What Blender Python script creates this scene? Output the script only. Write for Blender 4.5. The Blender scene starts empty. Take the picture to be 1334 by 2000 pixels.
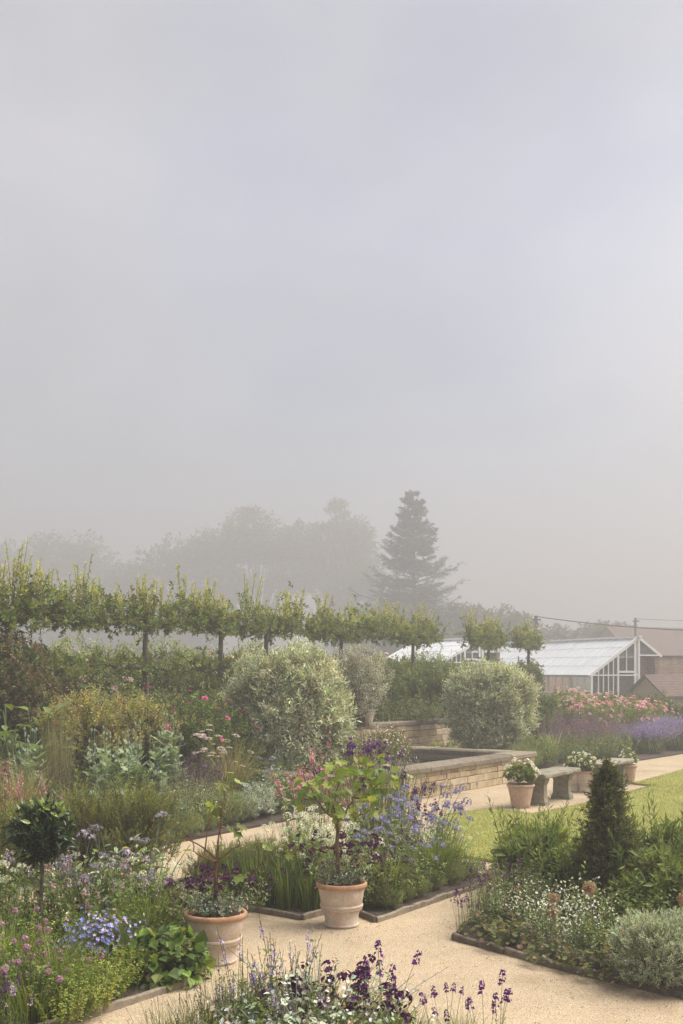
import bpy, math, random
import numpy as np
from mathutils import Vector, Matrix, Quaternion

SC = bpy.context.scene
COL = SC.collection
R = math.radians

# ------------------------------------------------------------------ camera
EYE, FPX, PXC, PYH = 1.95, 2200.0, 667.0, 1310.0
cam = bpy.data.objects.new('camera', bpy.data.cameras.new('camera'))
COL.objects.link(cam)
cam.location = (0, 0, EYE)
cam.rotation_euler = (R(90), 0, 0)
cam.data.sensor_fit = 'VERTICAL'
cam.data.sensor_height = 36.0
cam.data.lens = FPX / 2000 * 36
cam.data.shift_y = (PYH - 1000) / 2000
cam.data.clip_end = 3000
SC.camera = cam

# ------------------------------------------------------------------ light
SUN_EL, SUN_AZ = 58.0, 80.0          # azimuth clockwise from the view direction (+Y)
world = bpy.data.worlds.new('World'); SC.world = world; world.use_nodes = True
wn, wl = world.node_tree.nodes, world.node_tree.links
wn.clear()
wo = wn.new('ShaderNodeOutputWorld'); bg = wn.new('ShaderNodeBackground')
sky = wn.new('ShaderNodeTexSky'); sky.sky_type = 'NISHITA'; sky.sun_disc = False
sky.sun_elevation = R(SUN_EL); sky.sun_rotation = R(SUN_AZ)
sky.air_density = 1.0; sky.dust_density = 4.0; sky.ozone_density = 1.0
hs = wn.new('ShaderNodeHueSaturation'); hs.inputs['Saturation'].default_value = 1.0
mxw = wn.new('ShaderNodeMix'); mxw.data_type = 'RGBA'; mxw.inputs['Factor'].default_value = 0.5
mxw.inputs['B'].default_value = (4.8, 4.75, 4.95, 1)       # thin cloud veil over the clear sky
wtc = wn.new('ShaderNodeTexCoord'); wnz = wn.new('ShaderNodeTexNoise'); wmr = wn.new('ShaderNodeMapRange')
wnz.inputs['Scale'].default_value = 2.3; wnz.inputs['Detail'].default_value = 3.0; wnz.inputs['Roughness'].default_value = 0.45
wmr.inputs['From Min'].default_value = 0.34; wmr.inputs['From Max'].default_value = 0.66
wmr.inputs['To Min'].default_value = 0.15; wmr.inputs['To Max'].default_value = 0.85
wl.new(wtc.outputs['Generated'], wnz.inputs['Vector']); wl.new(wnz.outputs['Fac'], wmr.inputs['Value']); wl.new(wmr.outputs['Result'], mxw.inputs['Factor'])
wl.new(sky.outputs['Color'], hs.inputs['Color'])
wl.new(hs.outputs['Color'], mxw.inputs['A'])
wl.new(mxw.outputs['Result'], bg.inputs['Color'])
bg.inputs['Strength'].default_value = 0.082
wn2 = wn.new('ShaderNodeTexNoise'); wmp = wn.new('ShaderNodeMapping'); wm2 = wn.new('ShaderNodeMapRange')
wmp.inputs['Scale'].default_value = (1.0, 1.0, 2.4); wmp.inputs['Location'].default_value = (0.6, 0.4, 2.0)
wn2.inputs['Scale'].default_value = 1.7; wn2.inputs['Detail'].default_value = 4.0; wn2.inputs['Roughness'].default_value = 0.5
wm2.inputs['From Min'].default_value = 0.32; wm2.inputs['From Max'].default_value = 0.68
wm2.inputs['To Min'].default_value = 0.093 * 0.86; wm2.inputs['To Max'].default_value = 0.093 * 1.2
wl.new(wtc.outputs['Generated'], wmp.inputs['Vector']); wl.new(wmp.outputs['Vector'], wn2.inputs['Vector'])
wl.new(wn2.outputs['Fac'], wm2.inputs['Value']); wl.new(wm2.outputs['Result'], bg.inputs['Strength'])
wl.new(bg.outputs['Background'], wo.inputs['Surface'])

sl = bpy.data.lights.new('sun', 'SUN'); sl.energy = 4.8; sl.angle = R(48); sl.color = (1.0, 0.94, 0.86)
sun = bpy.data.objects.new('sun', sl); COL.objects.link(sun)
sun.rotation_euler = (R(90 - SUN_EL), 0, R(180 - SUN_AZ)); sun.location = (20, 20, 40)

SC.view_settings.view_transform = 'Standard'; SC.view_settings.look = 'None'
SC.view_settings.gamma = 1.0; SC.view_settings.use_curve_mapping = False
SC.view_settings.exposure = 0.78
SC.cycles.use_denoising = True
SC.cycles.max_bounces = 8; SC.cycles.diffuse_bounces = 3; SC.cycles.glossy_bounces = 2
SC.cycles.transmission_bounces = 4; SC.cycles.transparent_max_bounces = 8
SC.cycles.volume_bounces = 2
SC.cycles.use_adaptive_sampling = True
SC.cycles.adaptive_threshold = 0.02
SC.cycles.sample_clamp_indirect = 6

HAZE_DENSITY = 0.0074

# ------------------------------------------------------------------ placing
def gp(px, py, h=0.0):
    """ground point under a pixel of the photograph"""
    z = (EYE - h) * FPX / (py - PYH)
    return np.array([(px - PXC) / FPX * z, z, h])
def at(px, z, h=0.0):
    return np.array([(px - PXC) / FPX * z, z, h])
def hgt(py, z):
    return EYE - (py - PYH) * z / FPX

U = np.array([0.574, 0.819]); V = np.array([-0.819, 0.574])
WALL0 = np.array([-1.55, 19.55])             # foot of the terrace wall
TERR = 0.87

# ------------------------------------------------------------------ materials
MATS = {}
def new_mat(name):
    m = bpy.data.materials.new(name); m.use_nodes = True
    MATS[name] = m
    n, l = m.node_tree.nodes, m.node_tree.links
    p = n['Principled BSDF']
    return m, n, l, p
def tex_coord(n, l, scale, kind='Object'):
    tc = n.new('ShaderNodeTexCoord'); mp = n.new('ShaderNodeMapping')
    mp.inputs['Scale'].default_value = scale if hasattr(scale, '__len__') else (scale,) * 3
    l.new(tc.outputs[kind], mp.inputs['Vector'])
    return mp.outputs['Vector']
def noise(n, l, vec, scale, detail=4, rough=0.55):
    t = n.new('ShaderNodeTexNoise'); t.inputs['Scale'].default_value = scale
    t.inputs['Detail'].default_value = detail; t.inputs['Roughness'].default_value = rough
    if vec is not None: l.new(vec, t.inputs['Vector'])
    return t
def ramp(n, l, fac, stops):
    r = n.new('ShaderNodeValToRGB'); e = r.color_ramp.elements
    while len(e) < len(stops): e.new(0.5)
    for i, (p, c) in enumerate(stops):
        e[i].position = p; e[i].color = (*c, 1)
    l.new(fac, r.inputs['Fac']); return r
def mixc(n, l, fac, a, b, mode='MIX'):
    m = n.new('ShaderNodeMix'); m.data_type = 'RGBA'; m.blend_type = mode
    for k, v in (('Factor', fac), ('A', a), ('B', b)):
        s = m.inputs[k]
        if hasattr(v, 'is_linked') or hasattr(v, 'links'): l.new(v, s)
        elif hasattr(v, '__len__'): s.default_value = (*v[:3], 1)
        else: s.default_value = v
    return m.outputs['Result']
def bump(n, l, p, h, strength=0.4, dist=0.01):
    b = n.new('ShaderNodeBump'); b.inputs['Strength'].default_value = strength
    b.inputs['Distance'].default_value = dist
    l.new(h, b.inputs['Height']); l.new(b.outputs['Normal'], p.inputs['Normal'])

def leaf_mat(name, rough, trans, spec=0.35, nscale=22.0):
    m, n, l, p = new_mat(name)
    a = n.new('ShaderNodeAttribute'); a.attribute_name = 'tint'
    nz = noise(n, l, tex_coord(n, l, 1.0), nscale, 3)
    mr = n.new('ShaderNodeMapRange'); mr.inputs['To Min'].default_value = 0.8; mr.inputs['To Max'].default_value = 1.2
    l.new(nz.outputs['Fac'], mr.inputs['Value'])
    c = mixc(n, l, 1.0, a.outputs['Color'], mr.outputs['Result'], 'MULTIPLY')
    l.new(c, p.inputs['Base Color'])
    p.inputs['Roughness'].default_value = rough
    p.inputs['Specular IOR Level'].default_value = spec
    if trans > 0:
        t = n.new('ShaderNodeBsdfTranslucent'); ms = n.new('ShaderNodeMixShader')
        ct = mixc(n, l, 1.0, c, (1.3, 1.3, 0.65), 'MULTIPLY')
        l.new(ct, t.inputs['Color']); ms.inputs['Fac'].default_value = trans
        l.new(p.outputs['BSDF'], ms.inputs[1]); l.new(t.outputs['BSDF'], ms.inputs[2])
        l.new(ms.outputs['Shader'], n['Material Output'].inputs['Surface'])
    return m
M_LEAF = leaf_mat('leaf', 0.55, 0.38)
M_GLOSS = leaf_mat('glossy_leaf', 0.33, 0.18, 0.5)
M_SILVER = leaf_mat('felted_leaf', 0.85, 0.2, 0.15)
M_PETAL = leaf_mat('petal', 0.75, 0.3, 0.15)
M_STEM = leaf_mat('stem', 0.75, 0.0, 0.2)
def bark_mat():
    m, n, l, p = new_mat('bark')
    a = n.new('ShaderNodeAttribute'); a.attribute_name = 'tint'
    nz = noise(n, l, tex_coord(n, l, (1, 1, 0.25)), 45, 5, 0.65)
    r = ramp(n, l, nz.outputs['Fac'], [(0.3, (0.5, 0.5, 0.5)), (0.7, (1.3, 1.3, 1.3))])
    l.new(mixc(n, l, 1.0, a.outputs['Color'], r.outputs['Color'], 'MULTIPLY'), p.inputs['Base Color'])
    p.inputs['Roughness'].default_value = 0.9; p.inputs['Specular IOR Level'].default_value = 0.15
    bump(n, l, p, nz.outputs['Fac'], 0.7, 0.012)
    return m
M_BARK = bark_mat()

# ------------------------------------------------------------------ mesh builder
class MB:
    def __init__(s):
        s.v, s.c, s.fl, s.fn, s.n = [], [], [], [], 0
    def add(s, verts, faces, tint):
        """verts (k,3), faces list of index arrays (m,j), tint (3,) or (k,3)"""
        verts = np.asarray(verts, dtype=np.float64).reshape(-1, 3); k = len(verts)
        tint = np.asarray(tint, dtype=np.float64)
        if tint.ndim == 1: tint = np.broadcast_to(tint, (k, 3))
        s.v.append(verts); s.c.append(tint)
        for f in faces:
            f = np.asarray(f, dtype=np.int64)
            if f.size == 0: continue
            if f.ndim == 1: f = f[None, :]
            s.fl.append((f + s.n).ravel()); s.fn.append(np.full(len(f), f.shape[1], dtype=np.int64))
        s.n += k
        return s
    def mesh(s, name, mat, smooth=False, bevel=None):
        me = bpy.data.meshes.new(name)
        if s.n == 0: return me
        v = np.concatenate(s.v); c = np.concatenate(s.c); fl = np.concatenate(s.fl); fn = np.concatenate(s.fn)
        me.vertices.add(len(v)); me.vertices.foreach_set('co', v.ravel())
        me.loops.add(len(fl)); me.loops.foreach_set('vertex_index', fl)
        st = np.concatenate([[0], np.cumsum(fn)[:-1]])
        me.polygons.add(len(fn)); me.polygons.foreach_set('loop_start', st)
        me.polygons.foreach_set('loop_total', fn)
        me.polygons.foreach_set('use_smooth', np.full(len(fn), bool(smooth)))
        at_ = me.color_attributes.new('tint', 'FLOAT_COLOR', 'POINT')
        at_.data.foreach_set('color', np.concatenate([c, np.ones((len(c), 1))], axis=1).ravel())
        me.materials.append(mat); me.update(calc_edges=True)
        return me

def box(mb, c, s, tint=(1, 1, 1), rot=None, jit=0.0, rng=None):
    """box with centre c, size s; rot 3x3"""
    v = np.array([[x, y, z] for z in (-.5, .5) for y in (-.5, .5) for x in (-.5, .5)]) * np.asarray(s)
    if jit and rng is not None: v = v + rng.uniform(-jit, jit, v.shape)
    if rot is not None: v = v @ np.asarray(rot).T
    f = np.array([[0, 2, 3, 1], [4, 5, 7, 6], [0, 1, 5, 4], [2, 6, 7, 3], [0, 4, 6, 2], [1, 3, 7, 5]])
    return mb.add(v + np.asarray(c), [f], tint)
def rotz(a):
    c, s = math.cos(a), math.sin(a)
    return np.array([[c, -s, 0], [s, c, 0], [0, 0, 1.0]])
def bar(mb, a, b, w, d, tint=(1, 1, 1), up=(0, 0, 1)):
    """rectangular bar from a to b; w across, d along up"""
    a, b = np.asarray(a, float), np.asarray(b, float)
    y = b - a; L = np.linalg.norm(y); y = y / L
    x = np.cross(y, up); x /= max(np.linalg.norm(x), 1e-9); z = np.cross(x, y)
    return box(mb, (a + b) / 2, (w, L, d), tint, np.stack([x, y, z], 1))
def lathe(mb, prof, seg=36, tint=(1, 1, 1), c=(0, 0, 0), wob=0.0):
    prof = np.asarray(prof, float); m = len(prof)
    a = np.linspace(0, 2 * np.pi, seg, endpoint=False)
    w = 1 + wob * np.cos(2 * a + 1.0)
    v = np.stack([np.outer(prof[:, 0], np.cos(a) * w), np.outer(prof[:, 0], np.sin(a) * w),
                  np.repeat(prof[:, 1:2], seg, 1)], -1).reshape(-1, 3) + np.asarray(c)
    i, j = np.meshgrid(np.arange(m - 1), np.arange(seg), indexing='ij')
    j2 = (j + 1) % seg
    f = np.stack([i * seg + j, i * seg + j2, (i + 1) * seg + j2, (i + 1) * seg + j], -1).reshape(-1, 4)
    return mb.add(v, [f], tint)
def norm(a): return a / np.maximum(np.linalg.norm(a, axis=-1, keepdims=True), 1e-9)
def tubes(mb, paths, radii, sides=4, tint=(1, 1, 1), cap=True):
    """paths (n,m,3), radii (n,m) or (m,), tint (3,) or (n,3)"""
    P = np.asarray(paths, float)
    if P.ndim == 2: P = P[None]
    n, m, _ = P.shape
    if n == 0: return mb
    rad = np.broadcast_to(np.asarray(radii, float), (n, m))
    T = norm(np.gradient(P, axis=1)) if m > 2 else norm(np.repeat((P[:, 1:] - P[:, :1]), 2, 1))
    ref = np.where(np.abs(T[..., 2:3]) > 0.9, np.array([1.0, 0, 0]), np.array([0, 0, 1.0]))
    ref = np.repeat(ref[:, :1], m, 1)
    X = norm(np.cross(T, ref)); Y = np.cross(T, X)
    a = np.arange(sides) * 2 * np.pi / sides
    ring = X[:, :, None] * np.cos(a)[None, None, :, None] + Y[:, :, None] * np.sin(a)[None, None, :, None]
    v = P[:, :, None] + ring * rad[:, :, None, None]
    base = (np.arange(n) * m * sides)[:, None, None]
    i, j = np.meshgrid(np.arange(m - 1), np.arange(sides), indexing='ij')
    j2 = (j + 1) % sides
    q = np.stack([i * sides + j, i * sides + j2, (i + 1) * sides + j2, (i + 1) * sides + j], -1).reshape(-1, 4)
    f = (base + q[None]).reshape(-1, 4)
    t = np.asarray(tint, float)
    if t.ndim == 2: t = np.repeat(t, m * sides, 0)
    faces = [f]
    if cap:
        tip = (np.arange(n) * m * sides)[:, None] + (m - 1) * sides + np.arange(sides)[None]
        faces.append(tip)
    return mb.add(v.reshape(-1, 3), faces, t)

SHAPES = {  # (x across, y along, z lift) and faces
    'dia': (np.array([[0, 0, 0], [.5, .48, .16], [0, 1, -.06], [-.5, .48, .16]]), [np.array([[0, 1, 2], [0, 2, 3]])]),
    'oval': (np.array([[0, 0, 0], [.4, .28, .14], [.46, .6, .14], [0, 1, -.1], [-.46, .6, .14], [-.4, .28, .14], [0, .3, 0], [0, .62, 0.0]]),
             [np.array([[0, 1, 6], [7, 2, 3], [7, 3, 4], [0, 6, 5]]), np.array([[6, 1, 2, 7], [6, 7, 4, 5]])]),
    'lobe': (np.array([[0, .1, 0], [.22, -.04, .1], [.36, .16, .12], [.6, .3, .1], [.4, .46, .1], [.46, .78, .06], [.2, .72, .06], [0, 1.02, -.05],
                       [-.2, .72, .06], [-.46, .78, .06], [-.4, .46, .1], [-.6, .3, .1], [-.36, .16, .12], [-.22, -.04, .1]]),
             [np.array([[0, i, i + 1] for i in range(1, 13)])]),
    'strap': (np.array([[-.5, 0, 0], [.5, 0, 0], [-.45, .4, .25], [.45, .4, .25], [-.32, .75, .22], [.32, .75, .22], [0, 1, 0]]),
              [np.array([[0, 1, 3, 2], [2, 3, 5, 4]]), np.array([[4, 5, 6]])]),
}
def leaves(mb, P, D, N, L, W, tint, shape='dia'):
    """many leaves: base point, direction, face normal, length, width, colour"""
    P = np.asarray(P, float); n = len(P)
    if n == 0: return mb
    if isinstance(mb, LeafBag): return bag_leaves(mb, P, D, N, L, W, tint, shape)
    D = norm(np.asarray(D, float)); X = norm(np.cross(D, N)); Z = np.cross(X, D)
    sv, sf = SHAPES[shape]
    L = np.broadcast_to(np.asarray(L, float), (n,)); W = np.broadcast_to(np.asarray(W, float), (n,))
    v = (P[:, None] + X[:, None] * (sv[None, :, 0:1] * W[:, None, None])
         + D[:, None] * (sv[None, :, 1:2] * L[:, None, None]) + Z[:, None] * (sv[None, :, 2:3] * W[:, None, None]))
    k = len(sv); off = (np.arange(n) * k)
    faces = [(off[:, None, None] + f[None]).reshape(-1, f.shape[1]) for f in sf]
    t = np.asarray(tint, float)
    if t.ndim == 2: t = np.repeat(t, k, 0)
    return mb.add(v.reshape(-1, 3), faces, t)
class LeafBag:
    """takes leaves() calls and keeps every leaf as a piece of its own"""
    def __init__(s): s.items = []; s.shape = 'oval'
def bag_leaves(bag, P, D, N, L, W, tint, shape):
    D = norm(np.asarray(D, float)); X = norm(np.cross(D, N)); Z = np.cross(X, D); n = len(P); bag.shape = shape
    L = np.broadcast_to(np.asarray(L, float), (n,))
    for i in range(n):
        bag.items.append((tuple(P[i]), ('e', Matrix(np.stack([X[i], D[i], Z[i]], 1).tolist()).to_euler()), float(L[i])))
def jitcol(rng, cols, n, b=0.22, h=0.1):
    """n colours picked from a list, with brightness and hue jitter"""
    cols = np.asarray(cols, float)
    if cols.ndim == 1: cols = cols[None]
    c = cols[rng.integers(0, len(cols), n)]
    return np.clip(c * np.exp(rng.normal(0, b, (n, 1))) * np.exp(rng.normal(0, h, (n, 3))), 0.004, 0.9)
def perp(rng, D):
    r = rng.normal(size=D.shape)
    return norm(r - D * np.sum(r * D, -1, keepdims=True))
def unit(rng, n, zmin=-1.0):
    z = rng.uniform(zmin, 1, n); a = rng.uniform(0, 2 * np.pi, n); s = np.sqrt(1 - z * z)
    return np.stack([s * np.cos(a), s * np.sin(a), z], 1)

# ------------------------------------------------------------------ objects
def link(name, data, parent=None, loc=None):
    o = bpy.data.objects.new(name, data); COL.objects.link(o)
    if parent is not None: o.parent = parent
    if loc is not None: o.location = loc
    return o
def tag(o, label=None, cat=None, group=None, kind=None):
    if label: o['label'] = label
    if cat: o['category'] = cat
    if group: o['group'] = group
    if kind: o['kind'] = kind
    return o
def thing(name, label, cat, loc=(0, 0, 0), rz=0.0, group=None, scale=1.0):
    o = link(name, None, None, loc); o.rotation_euler = (0, 0, rz); o.empty_display_size = 0.1
    o.scale = (scale,) * 3 if not hasattr(scale, '__len__') else scale
    return tag(o, label, cat, group)
def part(name, mb, mat, parent=None, smooth=False, loc=None, kind=None, rot=None, label=None):
    o = link(name, mb.mesh(name, mat, smooth), parent, loc)
    if rot is not None: o.rotation_euler = rot
    if kind: o['kind'] = kind
    if label: o['label'] = label
    return o
# ------------------------------------------------------------------ setting materials
def mat_gravel():
    m, n, l, p = new_mat('gravel')
    v = tex_coord(n, l, 1.0)
    vo = n.new('ShaderNodeTexVoronoi'); vo.inputs['Scale'].default_value = 110; l.new(v, vo.inputs['Vector'])
    r1 = ramp(n, l, vo.outputs['Color'], [(0.0, (0.30, 0.23, 0.15)), (0.4, (0.405, 0.322, 0.218)), (0.8, (0.45, 0.368, 0.258)), (1.0, (0.56, 0.485, 0.375))])
    nz = noise(n, l, v, 0.9, 8, 0.68)
    r2 = ramp(n, l, nz.outputs['Fac'], [(0.30, (0.66, 0.635, 0.59)), (0.47, (0.97, 0.96, 0.94)), (0.68, (1.14, 1.13, 1.10))])
    nf = noise(n, l, v, 210, 2)
    r3 = ramp(n, l, nf.outputs['Fac'], [(0.3, (0.72, 0.7, 0.68)), (0.65, (1.12, 1.12, 1.12))])
    c = mixc(n, l, 1.0, r1.outputs['Color'], r2.outputs['Color'], 'MULTIPLY')
    c = mixc(n, l, 1.0, c, r3.outputs['Color'], 'MULTIPLY')
    l.new(c, p.inputs['Base Color']); p.inputs['Roughness'].default_value = 0.95
    p.inputs['Specular IOR Level'].default_value = 0.2
    bump(n, l, p, vo.outputs['Distance'], 0.6, 0.01)
    return m
def mat_soil():
    m, n, l, p = new_mat('soil')
    nz = noise(n, l, tex_coord(n, l, 1.0), 30, 8, 0.7)
    r = ramp(n, l, nz.outputs['Fac'], [(0.3, (0.025, 0.017, 0.011)), (0.55, (0.065, 0.046, 0.03)), (0.75, (0.13, 0.095, 0.065))])
    l.new(r.outputs['Color'], p.inputs['Base Color']); p.inputs['Roughness'].default_value = 0.95
    bump(n, l, p, nz.outputs['Fac'], 1.0, 0.04); return m
def mat_lawn(name='lawn', k=1.0):
    m, n, l, p = new_mat(name)
    v = tex_coord(n, l, 1.0)
    a = noise(n, l, v, 1.1, 5, 0.6); b = noise(n, l, v, 60, 4, 0.7)
    r = ramp(n, l, a.outputs['Fac'], [(0.3, (0.11 * k, 0.122 * k, 0.034 * k)), (0.6, (0.165 * k, 0.17 * k, 0.05 * k)), (0.75, (0.21 * k, 0.195 * k, 0.07 * k))])
    r2 = ramp(n, l, b.outputs['Fac'], [(0.3, (0.6, 0.6, 0.6)), (0.7, (1.3, 1.3, 1.3))])
    l.new(mixc(n, l, 1.0, r.outputs['Color'], r2.outputs['Color'], 'MULTIPLY'), p.inputs['Base Color'])
    p.inputs['Roughness'].default_value = 0.9; p.inputs['Specular IOR Level'].default_value = 0.15
    bump(n, l, p, b.outputs['Fac'], 0.8, 0.02); return m
def mat_stone(name, cols, scale=18, rough=0.9, lichen=0.0):
    m, n, l, p = new_mat(name)
    v = tex_coord(n, l, 1.0)
    oi = n.new('ShaderNodeObjectInfo')
    a = noise(n, l, v, scale, 8, 0.65)
    mm = n.new('ShaderNodeMath'); mm.operation = 'MULTIPLY_ADD'
    l.new(oi.outputs['Random'], mm.inputs[0]); mm.inputs[1].default_value = 0.34
    sb = n.new('ShaderNodeMath'); sb.operation = 'SUBTRACT'; l.new(a.outputs['Fac'], sb.inputs[0]); sb.inputs[1].default_value = 0.17
    l.new(sb.outputs[0], mm.inputs[2])
    k = len(cols)
    r = ramp(n, l, mm.outputs[0], [(0.25 + 0.5 * i / (k - 1), c) for i, c in enumerate(cols)])
    c = r.outputs['Color']
    if lichen:
        lz = noise(n, l, v, 7, 6, 0.7)
        lr = ramp(n, l, lz.outputs['Fac'], [(0.52, (0, 0, 0)), (0.62, (lichen,) * 3)])
        c = mixc(n, l, lr.outputs['Color'], c, (0.13, 0.125, 0.09))
    l.new(c, p.inputs['Base Color']); p.inputs['Roughness'].default_value = rough
    p.inputs['Specular IOR Level'].default_value = 0.2
    bump(n, l, p, a.outputs['Fac'], 0.6, 0.015); return m
def mat_plain(name, col, rough=0.6, var=0.15, scale=12, spec=0.4):
    m, n, l, p = new_mat(name)
    a = noise(n, l, tex_coord(n, l, 1.0), scale, 6, 0.65)
    r = ramp(n, l, a.outputs['Fac'], [(0.3, tuple(x * (1 - var) for x in col)), (0.7, tuple(min(x * (1 + var), 0.95) for x in col))])
    l.new(r.outputs['Color'], p.inputs['Base Color']); p.inputs['Roughness'].default_value = rough
    p.inputs['Specular IOR Level'].default_value = spec
    return m
def mat_brick(name, c1, c2, mortar, bw, bh, ms):
    m, n, l, p = new_mat(name)
    v = tex_coord(n, l, 1.0)
    b = n.new('ShaderNodeTexBrick'); l.new(v, b.inputs['Vector'])
    b.inputs['Scale'].default_value = 1.0; b.inputs['Brick Width'].default_value = bw; b.inputs['Row Height'].default_value = bh
    b.inputs['Mortar Size'].default_value = ms
    b.inputs['Color1'].default_value = (*c1, 1); b.inputs['Color2'].default_value = (*c2, 1); b.inputs['Mortar'].default_value = (*mortar, 1)
    a = noise(n, l, v, 2.2, 6, 0.7); r = ramp(n, l, a.outputs['Fac'], [(0.3, (0.7, 0.7, 0.7)), (0.7, (1.2, 1.2, 1.2))])
    l.new(mixc(n, l, 1.0, b.outputs['Color'], r.outputs['Color'], 'MULTIPLY'), p.inputs['Base Color'])
    p.inputs['Roughness'].default_value = 0.95
    bump(n, l, p, b.outputs['Fac'], -0.4, 0.01); return m
def mat_terracotta(name, a_, b_, c_, d_):
    m, n, l, p = new_mat(name)
    v = tex_coord(n, l, 1.0)
    a = noise(n, l, v, 9, 8, 0.7); b = noise(n, l, v, 55, 4, 0.7)
    r = ramp(n, l, a.outputs['Fac'], [(0.28, a_), (0.43, b_), (0.58, c_), (0.75, d_)])
    r2 = ramp(n, l, b.outputs['Fac'], [(0.3, (0.85, 0.84, 0.82)), (0.7, (1.06, 1.06, 1.06))])
    l.new(mixc(n, l, 1.0, r.outputs['Color'], r2.outputs['Color'], 'MULTIPLY'), p.inputs['Base Color'])
    p.inputs['Roughness'].default_value = 0.88; p.inputs['Specular IOR Level'].default_value = 0.2
    bump(n, l, p, b.outputs['Fac'], 0.25, 0.004); return m
M_GRAVEL, M_SOIL, M_LAWN = mat_gravel(), mat_soil(), mat_lawn('lawn', 1.9)
M_FIELD = mat_lawn('field_grass', 0.7)
M_TERRA = mat_terracotta('limed_terracotta', (0.42, 0.29, 0.20), (0.51, 0.40, 0.31), (0.57, 0.485, 0.40), (0.68, 0.62, 0.54))
M_TERRA2 = mat_terracotta('terracotta', (0.40, 0.24, 0.16), (0.49, 0.33, 0.24), (0.54, 0.39, 0.30), (0.60, 0.49, 0.41))
M_RIM = mat_plain('terracotta_rim', (0.42, 0.24, 0.14), 0.85, 0.3, 14, 0.2)
M_HONEY = mat_stone('honey_stone', [(0.24, 0.18, 0.11), (0.42, 0.31, 0.18), (0.49, 0.39, 0.25), (0.54, 0.46, 0.34)], 14, 0.92, 0.5)
M_MORTAR = mat_plain('lime_mortar', (0.40, 0.33, 0.23), 0.95, 0.25, 30, 0.1)
M_COPING = mat_stone('coping_stone', [(0.11, 0.09, 0.065), (0.20, 0.165, 0.12), (0.27, 0.23, 0.17)], 10, 0.92, 0.8)
M_GREYSTONE = mat_stone('weathered_stone', [(0.13, 0.118, 0.085), (0.225, 0.205, 0.155), (0.31, 0.28, 0.22)], 12, 0.92, 0.7)
M_TIMBER = mat_stone('weathered_timber', [(0.10, 0.08, 0.06), (0.19, 0.155, 0.115), (0.27, 0.225, 0.17)], 26, 0.9, 0.5)
M_WHITE = mat_plain('white_paint', (0.80, 0.80, 0.78), 0.45, 0.05, 3)
M_POLE = mat_plain('tarred_pole', (0.10, 0.085, 0.07), 0.9, 0.2, 8)
M_BRICK = mat_brick('red_brick', (0.34, 0.19, 0.12), (0.24, 0.13, 0.085), (0.36, 0.32, 0.26), 0.225, 0.075, 0.01)
M_ROOF = mat_brick('clay_roof_tile', (0.17, 0.105, 0.08), (0.115, 0.075, 0.06), (0.05, 0.035, 0.03), 0.17, 0.11, 0.012)
def mat_glass(name, tint, frost):
    m, n, l, p = new_mat(name)
    g = n.new('ShaderNodeBsdfGlossy'); g.inputs['Roughness'].default_value = 0.05
    t = n.new('ShaderNodeBsdfTransparent'); t.inputs['Color'].default_value = (*tint, 1)
    d = n.new('ShaderNodeBsdfDiffuse'); d.inputs['Color'].default_value = (0.60, 0.63, 0.64, 1)
    f = n.new('ShaderNodeFresnel'); f.inputs['IOR'].default_value = 1.5
    a = n.new('ShaderNodeMixShader'); l.new(f.outputs['Fac'], a.inputs['Fac'])
    l.new(t.outputs['BSDF'], a.inputs[1]); l.new(g.outputs['BSDF'], a.inputs[2])
    oi = n.new('ShaderNodeObjectInfo'); r = ramp(n, l, oi.outputs['Random'], [(0.0, (frost * 0.9,) * 3), (1.0, (min(frost * 1.08, 1),) * 3)])
    b = n.new('ShaderNodeMixShader'); l.new(r.outputs['Color'], b.inputs['Fac'])
    l.new(a.outputs['Shader'], b.inputs[1]); l.new(d.outputs['BSDF'], b.inputs[2])
    l.new(b.outputs['Shader'], n['Material Output'].inputs['Surface']); return m
M_GLASS = mat_glass('window_glass', (0.80, 0.84, 0.82), 0.10)
M_ROOFGLASS = mat_glass('limewashed_glass', (0.9, 0.92, 0.92), 0.9)
def mat_water():
    m, n, l, p = new_mat('water')
    p.inputs['Base Color'].default_value = (0.012, 0.016, 0.012, 1); p.inputs['Roughness'].default_value = 0.04
    nz = noise(n, l, tex_coord(n, l, 1.0), 5, 3); bump(n, l, p, nz.outputs['Fac'], 0.06, 0.02); return m
M_WATER = mat_water()

# ------------------------------------------------------------------ ground
def sheet(name, poly, z, mat, kind='structure', thick=0.0, res=None):
    """flat polygon sheet, with sides when thick > 0"""
    p = np.array([[x, y, z] for x, y in poly]); k = len(p); mb = MB()
    if thick:
        q = p.copy(); q[:, 2] -= thick
        mb.add(np.vstack([p, q]), [np.arange(k), np.array([[i, k + i, k + (i + 1) % k, (i + 1) % k] for i in range(k)])], (1, 1, 1))
    else: mb.add(p, [np.arange(k)], (1, 1, 1))
    o = part(name, mb, mat); tag(o, kind=kind); return o

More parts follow.
